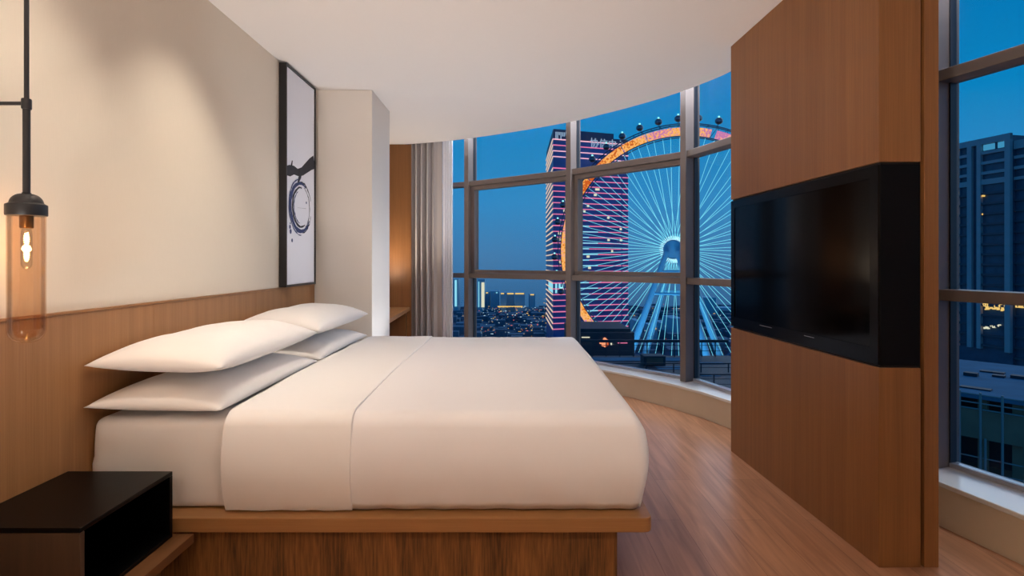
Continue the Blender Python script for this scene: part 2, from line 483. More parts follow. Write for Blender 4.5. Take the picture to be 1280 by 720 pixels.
# ------------------------------------------------------------------ windows, one per facet
ZT = [(0.20, 0.222), (0.988, 1.04), (2.013, 2.065)]
def window(i, sash):
    p0, p1 = G[i], G[i + 1]
    t = (p1 - p0).normalized()
    n = Vector((t.y, -t.x))
    if n.dot(Vector((0.0, 2.0)) - p0) < 0: n = -n
    L = (p1 - p0).length
    w = thing('window_%d' % (i + 1), (p0.x, p0.y, 0.2), ['window facet half hidden behind the grey curtain', 'window facet with the empty dusk sky and tower edge', 'middle window facet with tower and wheel hub', 'window facet just left of the television cabinet', 'window facet hidden by the television cabinet', 'window facet right of the television cabinet'][i], 'window', None, 'structure')
    a = p0 + t * 0.03; b = p1 - t * 0.03
    # bars
    bm = BM(); plank(bm, a, b, -0.03, 0.022, *ZT[0], n); bevel(bm, 0.003); obj('bottom_rail', bm, M['alu_skylit'], w)
    for z0, z1 in ZT[1:]:
        bm = BM(); plank(bm, p0 + t * 0.02, p1 - t * 0.02, -0.03, 0.09, z0, z1, n); bevel(bm, 0.003); obj('transom', bm, M['alu'], w)
    if sash:
        bm = BM()
        s0 = p0 + t * 0.035; s1 = p1 - t * 0.035
        z0, z1 = 1.043, 2.010
        plank(bm, s0, s1, -0.02, 0.055, z0, z0 + 0.035, n)
        plank(bm, s0, s1, -0.02, 0.055, z1 - 0.04, z1, n)
        plank(bm, s0, s0 + t * 0.045, -0.02, 0.055, z0 + 0.0355, z1 - 0.0405, n)
        plank(bm, s1 - t * 0.045, s1, -0.02, 0.055, z0 + 0.0355, z1 - 0.0405, n)
        obj('sash_frame', bm, M['alu'], w)
    for z0, z1 in ((0.223, 0.987), (1.041, 2.012), (2.066, 2.84)):
        bm = BM(); plank(bm, a, b, -0.006, 0.006, z0, z1, n); obj('glass_pane', bm, M['glass'], w)
    # mullion at the far end p1, turned to the bisector
    if i + 2 < len(G):
        t2 = (G[i + 2] - p1).normalized()
    else:
        t2 = t
    tb = (t + t2).normalized(); nb = Vector((tb.y, -tb.x))
    if nb.dot(n) < 0: nb = -nb
    bm = BM(); plank(bm, p1 - tb * 0.029, p1 + tb * 0.029, -0.05, 0.115, 0.2, 2.84, nb); bevel(bm, 0.003); mu = obj('mullion', bm, M['alu'], w)
    bm = BM()
    plank(bm, p1 - tb * 0.036, p1 - tb * 0.0295, -0.02, 0.02, 0.2, 2.84, nb)
    plank(bm, p1 + tb * 0.0295, p1 + tb * 0.036, -0.02, 0.02, 0.2, 2.84, nb)
    obj('gasket', bm, M['alu_edge'], mu)
for i in range(6):
    window(i, i in (1, 2))

# ------------------------------------------------------------------ headboard
hb = thing('headboard', (XW, 1.6, 0), 'long low wood veneer headboard panel along the cream wall behind the pillows', 'headboard')
YH = [-0.6, 0.62, 1.62, 2.36, 3.30, 4.274]
for k in range(5):
    bm = bbox(XW + 0.001, -1.535, YH[k] + 0.0006, YH[k + 1] - 0.0006, 0.0, 0.988, 0.001)
    obj('veneer_panel', bm, M['headboard'], hb)
bm = bbox(XW + 0.001, -1.531, -0.6, 4.274, 0.989, 0.998, 0.001)
obj('top_edge', bm, M['slab'], hb)

# ------------------------------------------------------------------ bed
bd = thing('bed_platform', (-0.5, 3.0, 0), 'wide wooden bed platform with an overhanging top and streaked plinth', 'bed')
def slab_outline():
    pts = []
    x0, x1, y0, y1, r = -1.533, 0.49, 1.93, 4.10, 0.03
    pts.append((x0, y0))
    for k in range(7):
        a = -PI / 2 + k * PI / 12
        pts.append((x1 - r + r * math.cos(a), y0 + r + r * math.sin(a)))
    for k in range(7):
        a = k * PI / 12
        pts.append((x1 - r + r * math.cos(a), y1 - r + r * math.sin(a)))
    pts.append((x0, y1))
    return pts
bm = BM(); prism(bm, slab_outline(), 0.222, 0.272); bevel(bm, 0.003, 2, 50)
obj('platform_top', bm, M['slab'], bd)
bm = BM(); box(bm, -1.53, 0.372, 1.965, 4.06, 0.0, 0.2215); bevel(bm, 0.002)
obj('plinth', bm, M['plinth'], bd)

def soft(p, s=1.0, f=3.0, seed=0):
    return noise.noise(Vector((p.x * f + seed, p.y * f, p.z * f))) * s

# mattress with fitted sheet
def mat_fn(p, n):
    t = (p.z - 0.273) / 0.32
    b = 0.012 * math.sin(max(0, min(1, t)) * PI)
    q = p.copy()
    if n.y < -0.3: q.y += n.y * b
    if n.y > 0.3: q.y += n.y * b
    q += n * soft(p, 0.004, 5.0) * (1 if n.z < 0.9 else 0.3)
    q.z = max(q.z, 0.2725)
    q.x = max(q.x, -1.532)
    return q
bm = rbox((-1.532, 2.01, 0.2725), (0.425, 4.02, 0.598), 0.034, (50, 60, 16), 0.02, mat_fn)
mt = obj('mattress', bm, M['linen2'], None, True)
pivot(mt, (-0.5, 3.0, 0.2725)); tag(mt, 'thick mattress in a tight white sheet on the wooden platform, bare only below the pillows', 'mattress')

# duvet: a shell over the mattress, open underneath
XF = -0.565                                   # edge of the turned-down band
def duvet_shell(x0, x1, grow, hem, seed, close_foot):
    """profile across the bed (y,z), swept along x; thick shell"""
    y0, y1 = 1.985 - grow, 4.045 + grow
    ztop = 0.612 + grow
    r = 0.060
    prof = []
    NS = 10
    for k in range(NS + 1):                       # near side, upward
        z = hem + (ztop - r - hem) * k / NS
        u = k / NS
        bul = 0.020 * math.sin(u * PI * 0.95) - 0.014 * (1 - u) ** 4
        prof.append((y0 - bul, z, (0, -1, 0)))
    for k in range(1, 10):
        a = PI + k * PI / 20
        prof.append((y0 + r + r * math.cos(a), ztop - r - r * math.sin(a), (0, math.cos(a), -math.sin(a))))
    NT = 44
    for k in range(NT + 1):
        u = k / NT
        y = y0 + r + (y1 - y0 - 2 * r) * u
        prof.append((y, ztop + 0.012 * math.sin(u * PI), (0, 0, 1)))
    for k in range(1, 10):
        a = PI / 2 - k * PI / 20
        prof.append((y1 - r + r * math.cos(a), ztop - r + r * math.sin(a), (0, math.cos(a), math.sin(a))))
    for k in range(NS + 1):
        z = ztop - r + (hem - ztop + r) * k / NS
        u = 1 - k / NS
        bul = 0.020 * math.sin(u * PI * 0.95)
        prof.append((y1 + bul, z, (0, 1, 0)))
    bm = BM()
    NX = max(10, int((x1 - x0) * 40))
    rows = []
    rf = 0.034
    for i in range(NX + 1):
        x = x0 + (x1 - x0) * i / NX
        row = []
        for (y, z, nn) in prof:
            p = Vector((x, y, z)); nv = Vector(nn)
            d = 0.0035 * noise.noise(Vector((x * 6 + seed, y * 5, z * 7))) + 0.002 * noise.noise(Vector((x * 17 + seed, y * 13, z * 15)))
            # small puckers along the hem
            if nv.z < 0.5: d += 0.003 * math.sin(x * 46 + 3 * noise.noise(Vector((x * 3, y, 0)))) * max(0, 1 - (z - hem) / 0.12)
            p += nv * d
            row.append(p)
        rows.append(row)
    def bellow(z):                                # the foot end swells a little below its top edge
        u = max(0.0, min(1.0, (ztop - z) / (ztop - hem)))
        return 0.030 * math.sin(PI * u ** 0.85)
    if close_foot:                                # rounded foot end
        for row in rows:
            for p in row:
                w_ = max(0.0, min(1.0, (p.x - (x1 - 0.22)) / 0.22))
                p.x += bellow(p.z) * w_ * w_ * (3 - 2 * w_)
        last = [p.copy() for p in rows[-1]]
        cy = (y0 + y1) / 2
        for k in range(1, 9):
            a = k * PI / 16
            row = []
            for p in last:
                q = p.copy()
                ins = rf * (1 - math.cos(a))
                q.x = p.x + rf * math.sin(a)
                if p.z > ztop - r * 0.9 or True:
                    wz = max(0.0, min(1.0, (p.z - (ztop - r)) / r))
                    q.z = p.z - ins * wz
                    wy = max(0.0, min(1.0, (abs(p.y - cy) - (y1 - y0) / 2 + r) / r))
                    q.y = p.y - math.copysign(ins * wy, p.y - cy)
                row.append(q)
            rows.append(row)
        # drop the foot panel to the hem
        base = rows[-1]
        nfoot = 12
        for k in range(1, nfoot + 1):
            row = []
            for p in base:
                q = p.copy()
                u = k / nfoot
                q.z = p.z + (hem - p.z) * u
                q.x = p.x - bellow(p.z) + bellow(q.z)
                row.append(q)
            rows.append(row)
    V = [[bm.verts.new(p) for p in row] for row in rows]
    for i in range(len(V) - 1):
        for j in range(len(V[0]) - 1):
            a, b, c, d = V[i][j], V[i + 1][j], V[i + 1][j + 1], V[i][j + 1]
            bm.faces.new((a, b, c, d))
    bmesh.ops.remove_doubles(bm, verts=bm.verts[:], dist=0.0004)
    return bm

bm = duvet_shell(-1.028, 0.416, 0.0, 0.284, 3.0, True)
dv = obj('duvet', bm, M['linen'], None, True)
sd = dv.modifiers.new('thickness', 'SOLIDIFY'); sd.thickness = 0.012; sd.offset = 1
pivot(dv, (-0.4, 3.0, 0.284)); tag(dv, 'smooth white duvet spread over the bed with its head end turned down', 'duvet')
# turned-down band lying over the duvet: slightly thicker, hem a touch lower
bm = duvet_shell(-1.034, XF, 0.008, 0.278, 9.0, False)
# slight skew of the band edge
for v in bm.verts:
    u = (v.co.x + 1.034) / (XF + 1.034)
    v.co.x += 0.012 * u * math.sin(v.co.y * 2.1) - 0.03 * u * max(0, (v.co.y - 2.0) / 2)
tb_ = obj('turned_down_band', bm, M['linen2'], dv, True)
sd = tb_.modifiers.new('thickness', 'SOLIDIFY'); sd.thickness = 0.010; sd.offset = 1
bv = tb_.modifiers.new('soft_edge', 'BEVEL'); bv.width = 0.0045; bv.segments = 3; bv.limit_method = 'ANGLE'

# pillows
def pillow_mesh(lx, ly, th_up, th_dn, seed, sag=0.0):
    bm = BM()
    NU, NV = 26, 40
    top, bot = [], []
    for i in range(NU + 1):
        rt, rb = [], []
        for j in range(NV + 1):
            u = math.sin((-1 + 2 * i / NU) * PI / 2) * 0.5 + (-1 + 2 * i / NU) * 0.5
            v = math.sin((-1 + 2 * j / NV) * PI / 2) * 0.5 + (-1 + 2 * j / NV) * 0.5
            x = u * lx / 2 * (1 - 0.055 * (1 - v * v)) ; y = v * ly / 2 * (1 - 0.04 * (1 - u * u))
            e = ((1 - abs(u) ** 2.4) * (1 - abs(v) ** 3.4))
            e = max(0, e) ** 0.5
            w = noise.noise(Vector((x * 5 + seed, y * 4, seed))) * 0.010 * e + noise.noise(Vector((x * 13 + seed, y * 12, seed))) * 0.003 * e
            # puckers running in from the corners
            cr = (abs(u) * abs(v)) ** 3
            w += 0.006 * cr * math.sin(24 * (abs(u) - abs(v))) * e
            zs = -sag * (1 - u * u) * 0.0
            rt.append(bm.verts.new((x, y, th_up * e + w + zs)))
            if i in (0, NU) or j in (0, NV): rb.append(rt[-1])
            else: rb.append(bm.verts.new((x, y, -th_dn * e + w * 0.4 + zs)))
        top.append(rt); bot.append(rb)
    for i in range(NU):
        for j in range(NV):
            bm.faces.new((top[i][j], top[i + 1][j], top[i + 1][j + 1], top[i][j + 1]))
            try: bm.faces.new((bot[i][j], bot[i][j + 1], bot[i + 1][j + 1], bot[i + 1][j]))
            except ValueError: pass
    return bm
PIL = [(-1.283, 2.452, 0.645, 0.00, 0.080, 0.040, 'white pillow lying directly on the sheet at the near side of the bed', 1.3),
       (-1.284, 2.455, 0.794, 0.004, 0.094, 0.056, 'plump white pillow on top of the near pile', 4.1),
       (-1.279, 3.452, 0.648, 0.006, 0.080, 0.034, 'white pillow lying directly on the sheet at the far side of the bed', 7.7),
       (-1.279, 3.452, 0.802, -0.006, 0.094, 0.056, 'plump white pillow on top of the far pile beside the pier', 9.2)]
for (x, y, z, rz, tu, td, lab, sd_) in PIL:
    o = obj('pillow', pillow_mesh(0.488, 0.982, tu, td, sd_), M['linen2'], None, True)
    o.location = (x, y, z); o.rotation_euler = (0, math.radians(1.2), rz)
    tag(o, lab, 'pillow', 'white pillows at the head of the bed')

# ------------------------------------------------------------------ nightstand
ns = thing('nightstand', (-1.35, 1.7, 0.19), 'black box nightstand with an open front below the amber lamp', 'nightstand')
x0, x1, y0, y1, z0, z1 = -1.533, -1.172, 1.495, 1.902, 0.222, 0.448
obj('top_panel', bbox(x0, x1, y0, y1, z1 - 0.014, z1, 0.0015), M['night_black'], ns)
obj('bottom_panel', bbox(x0, x1, y0, y1, z0 + 0.0005, z0 + 0.014, 0.0015), M['night_black'], ns)
obj('side_panel', bbox(x0, x1, y0, y0 + 0.016, z0 + 0.0145, z1 - 0.0145, 0.001), M['night_wood'], ns)
obj('side_panel', bbox(x0, x1, y1 - 0.016, y1, z0 + 0.0145, z1 - 0.0145, 0.001), M['night_black'], ns)
obj('rear_panel', bbox(x0, x0 + 0.012, y0 + 0.0165, y1 - 0.0165, z0 + 0.0145, z1 - 0.0145, 0.001), M['night_black'], ns)
o = obj('base_board', bbox(-1.533, -1.112, 1.16, 1.926, 0.19, 0.2215, 0.002), M['board'], ns)
tag(o, 'brown wooden base board')
obj('base_support', bbox(-1.533, -1.20, 1.25, 1.90, 0.0, 0.1895, 0.002), M['plinth'], ns)

# ------------------------------------------------------------------ pendant lamp
LX, LY = -1.42, 1.612
lp = thing('pendant_lamp', (LX, LY, 0.95), 'black rod pendant lamp with an amber glass tube hanging above the nightstand', 'lamp')
bm = BM(); rod(bm, (LX, LY, 1.36), (LX, LY, 1.625), 0.0092, 20); obj('lower_rod', bm, M['black_metal'], lp, True, 40)
bm = BM(); rod(bm, (LX, LY, 1.63), (LX, LY, ZC - 0.02), 0.0062, 16); obj('upper_rod', bm, M['black_metal'], lp, True, 40)
bm = BM(); lathe(bm, [(0, 1.615), (0.0115, 1.615), (0.0125, 1.618), (0.0125, 1.642), (0.0115, 1.645), (0, 1.645)], (LX, LY), 24); obj('collar', bm, M['black_metal'], lp, True, 40)
bm = BM(); rod(bm, (LX, LY, 1.632), (XW + 0.012, LY, 1.632), 0.0055, 12); arm = obj('wall_arm', bm, M['black_metal'], lp, True, 40)
bm = BM(); rod(bm, (XW + 0.001, LY, 1.632), (XW + 0.013, LY, 1.632), 0.03, 24); obj('wall_plate', bm, M['black_metal'], arm, True, 40)
bm = BM(); lathe(bm, [(0, ZC - 0.022), (0.05, ZC - 0.022), (0.055, ZC - 0.017), (0.055, ZC - 0.0005), (0, ZC - 0.0005)], (LX, LY), 32); obj('ceiling_rose', bm, M['black_metal'], lp, True, 40)
bm = BM()
prof = [(0, 1.372), (0.011, 1.371)]
for k in range(9):
    a = PI / 2 - k * PI / 2 / 8 * 0.92
    prof.append((0.011 + 0.029 * math.cos(a), 1.337 + 0.031 * math.sin(a)))
prof += [(0.0450, 1.3375), (0.0482, 1.336), (0.0490, 1.333), (0.0490, 1.307), (0.0482, 1.304), (0.0, 1.304)]
lathe(bm, prof, (LX, LY), 48); cap = obj('cap', bm, M['black_metal'], lp, True, 35)
bm = BM(); rod(bm, (LX + 0.022, LY - 0.018, 1.350), (LX + 0.026, LY - 0.023, 1.355), 0.005, 12); obj('cap_screw', bm, M['black_metal'], cap, True, 40)
bm = BM()
RG, ZB, ZTp = 0.0448, 0.934, 1.3035
prof = [(RG, ZTp)]
for k in range(13):
    a = k * PI / 24
    prof.append((RG * math.cos(a) ** 0.6 if k < 12 else 0.0, ZB + 0.042 - 0.042 * math.sin(a)))
inner = []
for (r, z) in prof[::-1]:
    inner.append((max(0, r - 0.0032) if r > 0 else 0, z + (0.0035 if r < RG - 0.001 else 0)))
lathe(bm, prof + inner, (LX, LY), 56)
obj('glass_shade', bm, M['amber'], lp, True, 60)
bm = BM(); lathe(bm, [(0, 1.3035), (0.0165, 1.3035), (0.0165, 1.270), (0.0150, 1.267), (0, 1.267)], (LX, LY), 32); obj('socket', bm, M['brass'], lp, True, 40)
bm = BM()
prof = [(0.010, 1.2665), (0.0125, 1.258), (0.0135, 1.245), (0.0135, 1.165)]
for k in range(1, 8):
    a = k * PI / 14
    prof.append((0.0135 * math.cos(a) if k < 7 else 0, 1.165 - 0.017 * math.sin(a)))
lathe(bm, prof, (LX, LY), 28); bulb = obj('bulb', bm, M['clear'], lp, True)
bm = BM()
for zc, hl in ((1.236, 0.019), (1.189, 0.018)):
    pts = []
    for k in range(61):
        u = k / 60
        a = u * 2 * PI * 6
        rr = 0.0062 * math.sin(PI * min(1, max(0.12, u * 0.9 + 0.05))) ** 0.5
        pts.append((LX + rr * math.cos(a), LY + rr * math.sin(a), zc + hl - 2 * hl * u))
    tube(bm, pts, 0.0009, 5)
obj('filament', bm, M['filament'], bulb, True)

# ------------------------------------------------------------------ picture on the left wall
pc = thing('framed_picture', (-1.525, 3.93, 1.0), 'tall black-framed abstract ink painting standing on the headboard against the wall', 'picture')
py0, py1, pz0, pz1, pxb, pxf = 3.655, 4.205, 1.000, 2.488, XW + 0.0015, -1.500
bm = BM()
fw = 0.014
box(bm, pxb, pxf, py0, py0 + fw, pz0, pz1); box(bm, pxb, pxf, py1 - fw, py1, pz0, pz1)
box(bm, pxb, pxf, py0 + fw, py1 - fw, pz0, pz0 + fw); box(bm, pxb, pxf, py0 + fw, py1 - fw, pz1 - fw, pz1)
obj('frame', bm, M['black_metal'], pc)
cxp = pxf - 0.008
bm = BM(); box(bm, pxb + 0.004, cxp, py0 + fw + 0.0005, py1 - fw - 0.0005, pz0 + fw + 0.0005, pz1 - fw - 0.0005)
cv = obj('canvas', bm, M['canvas'], pc)
def flat_poly(bm, pts, x, t=0.0008, mi=0):
    vb = [bm.verts.new((x, p[0], p[1])) for p in pts]; vt = [bm.verts.new((x + t, p[0], p[1])) for p in pts]
    n = len(pts)
    fs = [bm.faces.new(vt), bm.faces.new(vb[::-1])]
    for i in range(n):
        j = (i + 1) % n
        fs.append(bm.faces.new((vb[i], vb[j], vt[j], vt[i])))
    for f in fs: f.material_index = mi
def stroke(bm, line, widths, x, mi=0):
    L, R = [], []
    for i, p in enumerate(line):
        a = Vector(line[max(i - 1, 0)]); b = Vector(line[min(i + 1, len(line) - 1)])
        t = (b - a).normalized(); n = Vector((-t.y, t.x))
        w = widths[i] / 2 + 0.004 * noise.noise(Vector((p[0] * 40, p[1] * 40, mi)))
        L.append((p[0] + n.x * w, p[1] + n.y * w)); R.append((p[0] - n.x * w, p[1] - n.y * w))
    for i in range(len(line) - 1):
        flat_poly(bm, [L[i], L[i + 1], R[i + 1], R[i]], x, 0.0008, mi)
bm = BM()
ya, yb = py0 + fw + 0.002, py1 - fw - 0.002
br = [(ya, 1.775), (ya + 0.06, 1.785), (ya + 0.13, 1.80), (ya + 0.20, 1.795), (ya + 0.28, 1.815), (ya + 0.36, 1.855), (ya + 0.44, 1.895), (yb, 1.925)]
stroke(bm, br, [0.06, 0.075, 0.06, 0.05, 0.06, 0.075, 0.085, 0.10], cxp + 0.0004)
stroke(bm, [(ya + 0.25, 1.815), (ya + 0.235, 1.77), (ya + 0.20, 1.725)], [0.05, 0.035, 0.015], cxp + 0.0014)
stroke(bm, [(ya + 0.08, 1.80), (ya + 0.10, 1.86)], [0.03, 0.01], cxp + 0.0014)
obj('ink_branch', bm, [M['ink'], M['ink_blue']], cv)
bm = BM()
cy_, cz_ = 3.925, 1.555
for q, (r, a0, a1, w) in enumerate([(0.170, 60, 330, 0.034), (0.138, 85, 300, 0.022), (0.198, 100, 270, 0.014), (0.115, 110, 260, 0.012), (0.155, -60, 70, 0.008), (0.182, 20, 110, 0.010), (0.185, 280, 345, 0.008)]):
    pts, ws = [], []
    N = 40
    for k in range(N + 1):
        a = math.radians(a0 + (a1 - a0) * k / N)
        rr = r + 0.006 * noise.noise(Vector((k * 0.2, q, 0)))
        pts.append((cy_ + rr * 1.08 * math.cos(a), cz_ + rr * math.sin(a))); ws.append(w * (0.35 + 0.65 * math.sin(PI * k / N)))
    stroke(bm, pts, ws, cxp + 0.0004 + 0.001 * (q % 3), 1 if q in (0, 2, 3) else 0)
stroke(bm, [(cy_ - 0.06, 1.548), (cy_ + 0.10, 1.556)], [0.004, 0.003], cxp + 0.0004)
for (yy, zz, r) in ((3.735, 1.405, 0.012), (3.745, 1.375, 0.014), (3.77, 1.315, 0.011), (4.03, 1.60, 0.008), (3.74, 1.43, 0.006)):
    bm_ = BM(); flat_poly(bm_, [(yy + r * math.cos(k * PI / 6) * (1 + 0.3 * random.random()), zz + 1.2 * r * math.sin(k * PI / 6)) for k in range(12)], cxp + 0.0004, 0.0008, 1); obj('ink_dot', bm_, [M['ink'], M['ink_blue']], cv)
obj('ink_ring', bm, [M['ink'], M['ink_blue']], cv)

# ------------------------------------------------------------------ desk niche and curtain
wp = obj('wall_panel', bbox(XW + 0.002, -1.152, 6.255, 6.30, 0.0, ZC - 0.001, 0.002), M['cabinet'])
pivot(wp, (-1.35, 6.28, 0)); tag(wp, 'tall brown veneer end panel at the niche between pier and curtain', 'panel')
dk = thing('desk', (-1.35, 5.6, 0), 'built-in wooden desk in the niche behind the cream pier', 'desk')
bm = BM(); prism(bm, [(XW + 0.002, 4.888), (-1.105, 4.888), (-1.165, 6.25), (XW + 0.002, 6.25)], 0.615, 0.655); bevel(bm, 0.002); obj('desktop', bm, M['desk'], dk)
bm = BM(); box(bm, XW + 0.002, -1.20, 6.18, 6.25, 0.0, 0.6145); obj('side_panel', bm, M['cabinet'], dk)
bm = BM(); box(bm, XW + 0.002, -1.20, 4.89, 4.93, 0.0, 0.6145); obj('side_panel', bm, M['cabinet'], dk)

def drape(xa, xb, folds, amp, ybase, slope, z0, z1, seed, gather=1.0, flat=0.0):
    """hanging cloth; gather < 1 crowds the pleats towards the start, flat leaves the last stretch smooth"""
    bm = BM()
    NX, NZ = folds * 22, 26
    V = []
    for j in range(NZ + 1):
        t = j / NZ
        z = z0 + (z1 - z0) * t
        row = []
        for i in range(NX + 1):
            s = i / NX
            g = s ** gather
            ph = g * folds * 2 * PI + 0.7 * noise.noise(Vector((s * 5, z * 0.35, seed)))
            k = 1.0 if s < 1 - flat else max(0.12, 1 - (s - (1 - flat)) / 0.12)
            a = amp * k * (1.0 + 0.5 * noise.noise(Vector((s * 6 + seed, 0.3, z * 0.25))))
            x = xa + (xb - xa) * s + a * 0.30 * math.sin(2 * ph)
            y = ybase + slope * (x - xa) + a * math.sin(ph) + 0.006 * noise.noise(Vector((s * 9, z * 1.5, seed)))
            row.append(bm.verts.new((x, y, z)))
        V.append(row)
    for j in range(NZ):
        for i in range(NX):
            bm.faces.new((V[j][i], V[j][i + 1], V[j + 1][i + 1], V[j + 1][i]))
    return bm
bm = drape(-1.19, -0.79, 6, 0.052, 6.34, -0.38, 0.21, 2.82, 1.0, 0.85, 0.34)
cu = obj('curtain', bm, M['curtain'], None, True)
s_ = cu.modifiers.new('thickness', 'SOLIDIFY'); s_.thickness = 0.004
pivot(cu, (-0.97, 6.33, 0.21)); tag(cu, 'heavy taupe curtain gathered at the left end of the window', 'curtain')
bm = drape(-0.785, -0.668, 4, 0.014, 6.185, -0.34, 0.21, 2.82, 5.0)
cu = obj('sheer_curtain', bm, M['sheer'], None, True)
s_ = cu.modifiers.new('thickness', 'SOLIDIFY'); s_.thickness = 0.002
pivot(cu, (-0.73, 6.26, 0.21)); tag(cu, 'narrow white sheer curtain edge between the taupe curtain and the glass', 'curtain')

# ------------------------------------------------------------------ television cabinet
A0 = Vector((1.40, 2.11)); A1 = Vector((1.347, 3.41))        # near and far edge of the front face
dirn = (A1 - A0).normalized()
BW = 0.160
def cabq(off0, off1, extra0=0.0, extra1=0.0):
    """plan quad between two offsets to +x, near end frontal"""
    return [(A0.x + off0, A0.y + extra0), (A0.x + off1, A0.y + extra0), (A1.x + off1, A1.y - extra1), (A1.x + off0, A1.y - extra1)]
tvc = thing('media_cabinet', (1.45, 2.7, 0), 'floor to ceiling wood veneer cabinet carrying the black television', 'cabinet')
ZTV0, ZTV1 = 0.775, 1.540
bm = BM(); prism(bm, cabq(0, BW), 0.0, ZTV0 - 0.012); bevel(bm, 0.002, 2, 50); obj('lower_body', bm, M['cabinet'], tvc)
bm = BM(); prism(bm, cabq(0, BW), ZTV1 + 0.012, ZC - 0.001); bevel(bm, 0.002, 2, 50); obj('upper_body', bm, M['cabinet'], tvc)
bm = BM(); prism(bm, cabq(0.010, BW, 0.010, 0.01), ZTV0 - 0.0115, ZTV0 - 0.004); obj('shadow_reveal', bm, M['seam'], tvc)
bm = BM(); prism(bm, cabq(0.010, BW, 0.010, 0.01), ZTV1 + 0.004, ZTV1 + 0.0115); obj('shadow_reveal', bm, M['seam'], tvc)
bm = BM(); prism(bm, cabq(BW + 0.0005, BW + 0.0125, 0.02, 0.005), 0.0, ZC - 0.001); obj('recessed_joint', bm, M['seam'], tvc)
bm = BM(); prism(bm, cabq(BW + 0.013, BW + 0.069), 0.0, ZC - 0.001); bevel(bm, 0.002, 2, 50); obj('rear_panel', bm, M['cabinet'], tvc)

tv = thing('television', (1.45, 2.7, ZTV0 - 0.0035), 'large black flat television set into the wooden cabinet', 'television')
bm = BM(); prism(bm, cabq(0.006, BW - 0.002, 0.002, 0.004), ZTV0 - 0.0035, ZTV1 + 0.0035); bevel(bm, 0.003, 2, 50); obj('housing', bm, M['tv_side'], tv)
def tvface(s0, s1, z0, z1, o0, o1):
    L = (A1 - A0).length
    a = A0 + dirn * s0; b = A0 + dirn * s1
    return [(a.x + o0, a.y), (a.x + o1, a.y), (b.x + o1, b.y), (b.x + o0, b.y)], z0, z1
Ltv = (A1 - A0).length
bm = BM()
for (s0, s1, z0, z1) in ((0.004, Ltv - 0.006, ZTV0, ZTV0 + 0.06), (0.004, Ltv - 0.006, ZTV1 - 0.045, ZTV1), (0.004, 0.05, ZTV0 + 0.0602, ZTV1 - 0.0452), (Ltv - 0.05, Ltv - 0.006, ZTV0 + 0.0602, ZTV1 - 0.0452)):
    q, a, b = tvface(s0, s1, z0, z1, -0.002, 0.0055)
    prism(bm, q, a, b)
obj('bezel', bm, M['tv_bezel'], tv)
bm = BM(); q, a, b = tvface(0.0502, Ltv - 0.0502, ZTV0 + 0.0604, ZTV1 - 0.0454, 0.002, 0.0055); prism(bm, q, a, b); obj('screen', bm, M['tv_screen'], tv)
for (s0, s1) in ((0.42, 0.50), (0.80, 0.93)):
    bm = BM(); q, a, b = tvface(s0, s1, ZTV0 + 0.044, ZTV0 + 0.047, -0.003, -0.0021); prism(bm, q, a, b)
    obj('trim_mark', bm, M['tv_mark'], tv)

# ------------------------------------------------------------------ OUTSIDE: ground and city
ZG = -58.0
bm = BM()
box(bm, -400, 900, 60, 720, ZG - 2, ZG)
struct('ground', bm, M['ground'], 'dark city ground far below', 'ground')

# --- LED-striped tower
P1 = Vector((at(691.5, 320), 320)); P2 = Vector((at(785, 336), 336)); P0 = Vector((at(683, 388), 388)); P3 = P2 + (P0 - P1)
tw = thing('office_tower', (45, 350, ZG), 'dark office tower striped with pink light bands behind the wheel', 'building')
ZTOP = zat(161, 320)
bm = BM(); prism(bm, [P1, P2, P3, P0], ZG, ZTOP - 6.5); obj('tower_body', bm, M['tower'], tw)
bm = BM()
ins = Vector((0.6, 0.8))
prism(bm, [P1, P1 + (P2 - P1) * 0.80, P3 - (P2 - P1) * 0.2, P0], ZTOP - 6.4, ZTOP)
prism(bm, [P1 + (P2 - P1) * 0.801, P2, P3, P3 - (P2 - P1) * 0.199], ZTOP - 6.4, ZTOP - 3.0)
obj('crown', bm, M['tower_side'], tw)
tf = (P2 - P1).normalized(); nf = Vector((tf.y, -tf.x))
sf = (P0 - P1).normalized(); nsd = Vector((-sf.y, sf.x))
for k in range(34):
    if k == 4: continue
    z = zat(174.5 + 7.2 * k, 320)
    if z < -41: break
    bm = BM()
    plank(bm, P1 - tf * 0.4, P1 + tf * ((P2 - P1).length * (0.9)), 0.02, 0.5, z, z + (0.46 if k % 5 else 0.58), nf, 0)
    plank(bm, P1 + tf * ((P2 - P1).length * 0.92), P2, 0.02, 0.5, z, z + 0.46, nf, 0)
    plank(bm, P1 + sf * 0.5, P0, 0.02, 0.5, z - 0.1, z + 0.5, nsd, 1)
    m0 = M['led_rose'] if k in (0, 2, 3) else M['led_pink']
    mats = [m0, M['led_cream'], M['led_ice']]
    if k > 14:
        L = (P2 - P1).length
        plank(bm, P1 + tf * (L * 0.33), P1 + tf * (L * (0.46 if k % 2 else 0.58)), 0.52, 0.7, z, z + 0.6, nf, 2)
    obj('light_band', bm, mats, tw)
random.seed(11)
L = (P2 - P1).length
for k in range(26):
    u = random.uniform(0.05, 0.9); row = random.randint(3, 24)
    z = zat(178 + 7.2 * row, 320)
    a = P1 + tf * (L * u)
    bm = BM(); plank(bm, a, a + tf * random.uniform(0.9, 2.0), 0.02, 0.3, z, z + 1.3, nf)
    obj('lit_window', bm, M['lit_window'], tw)
bm = BM()
for u in (0.0, 0.35, 0.7):
    a = P1 + tf * (1.2 + 6.2 * u) 
    plank(bm, a, a + tf * 1.2, 0.02, 0.3, zat(353.5, 320) - 6, zat(353.5, 320), nf)
plank(bm, P1 - tf * 0 + sf * 2, P1 + sf * 40, 0.02, 0.3, zat(353.5, 320) - 6, zat(353.5, 320), nsd)
obj('lit_lobby_window', bm, M['led_ice'], tw)
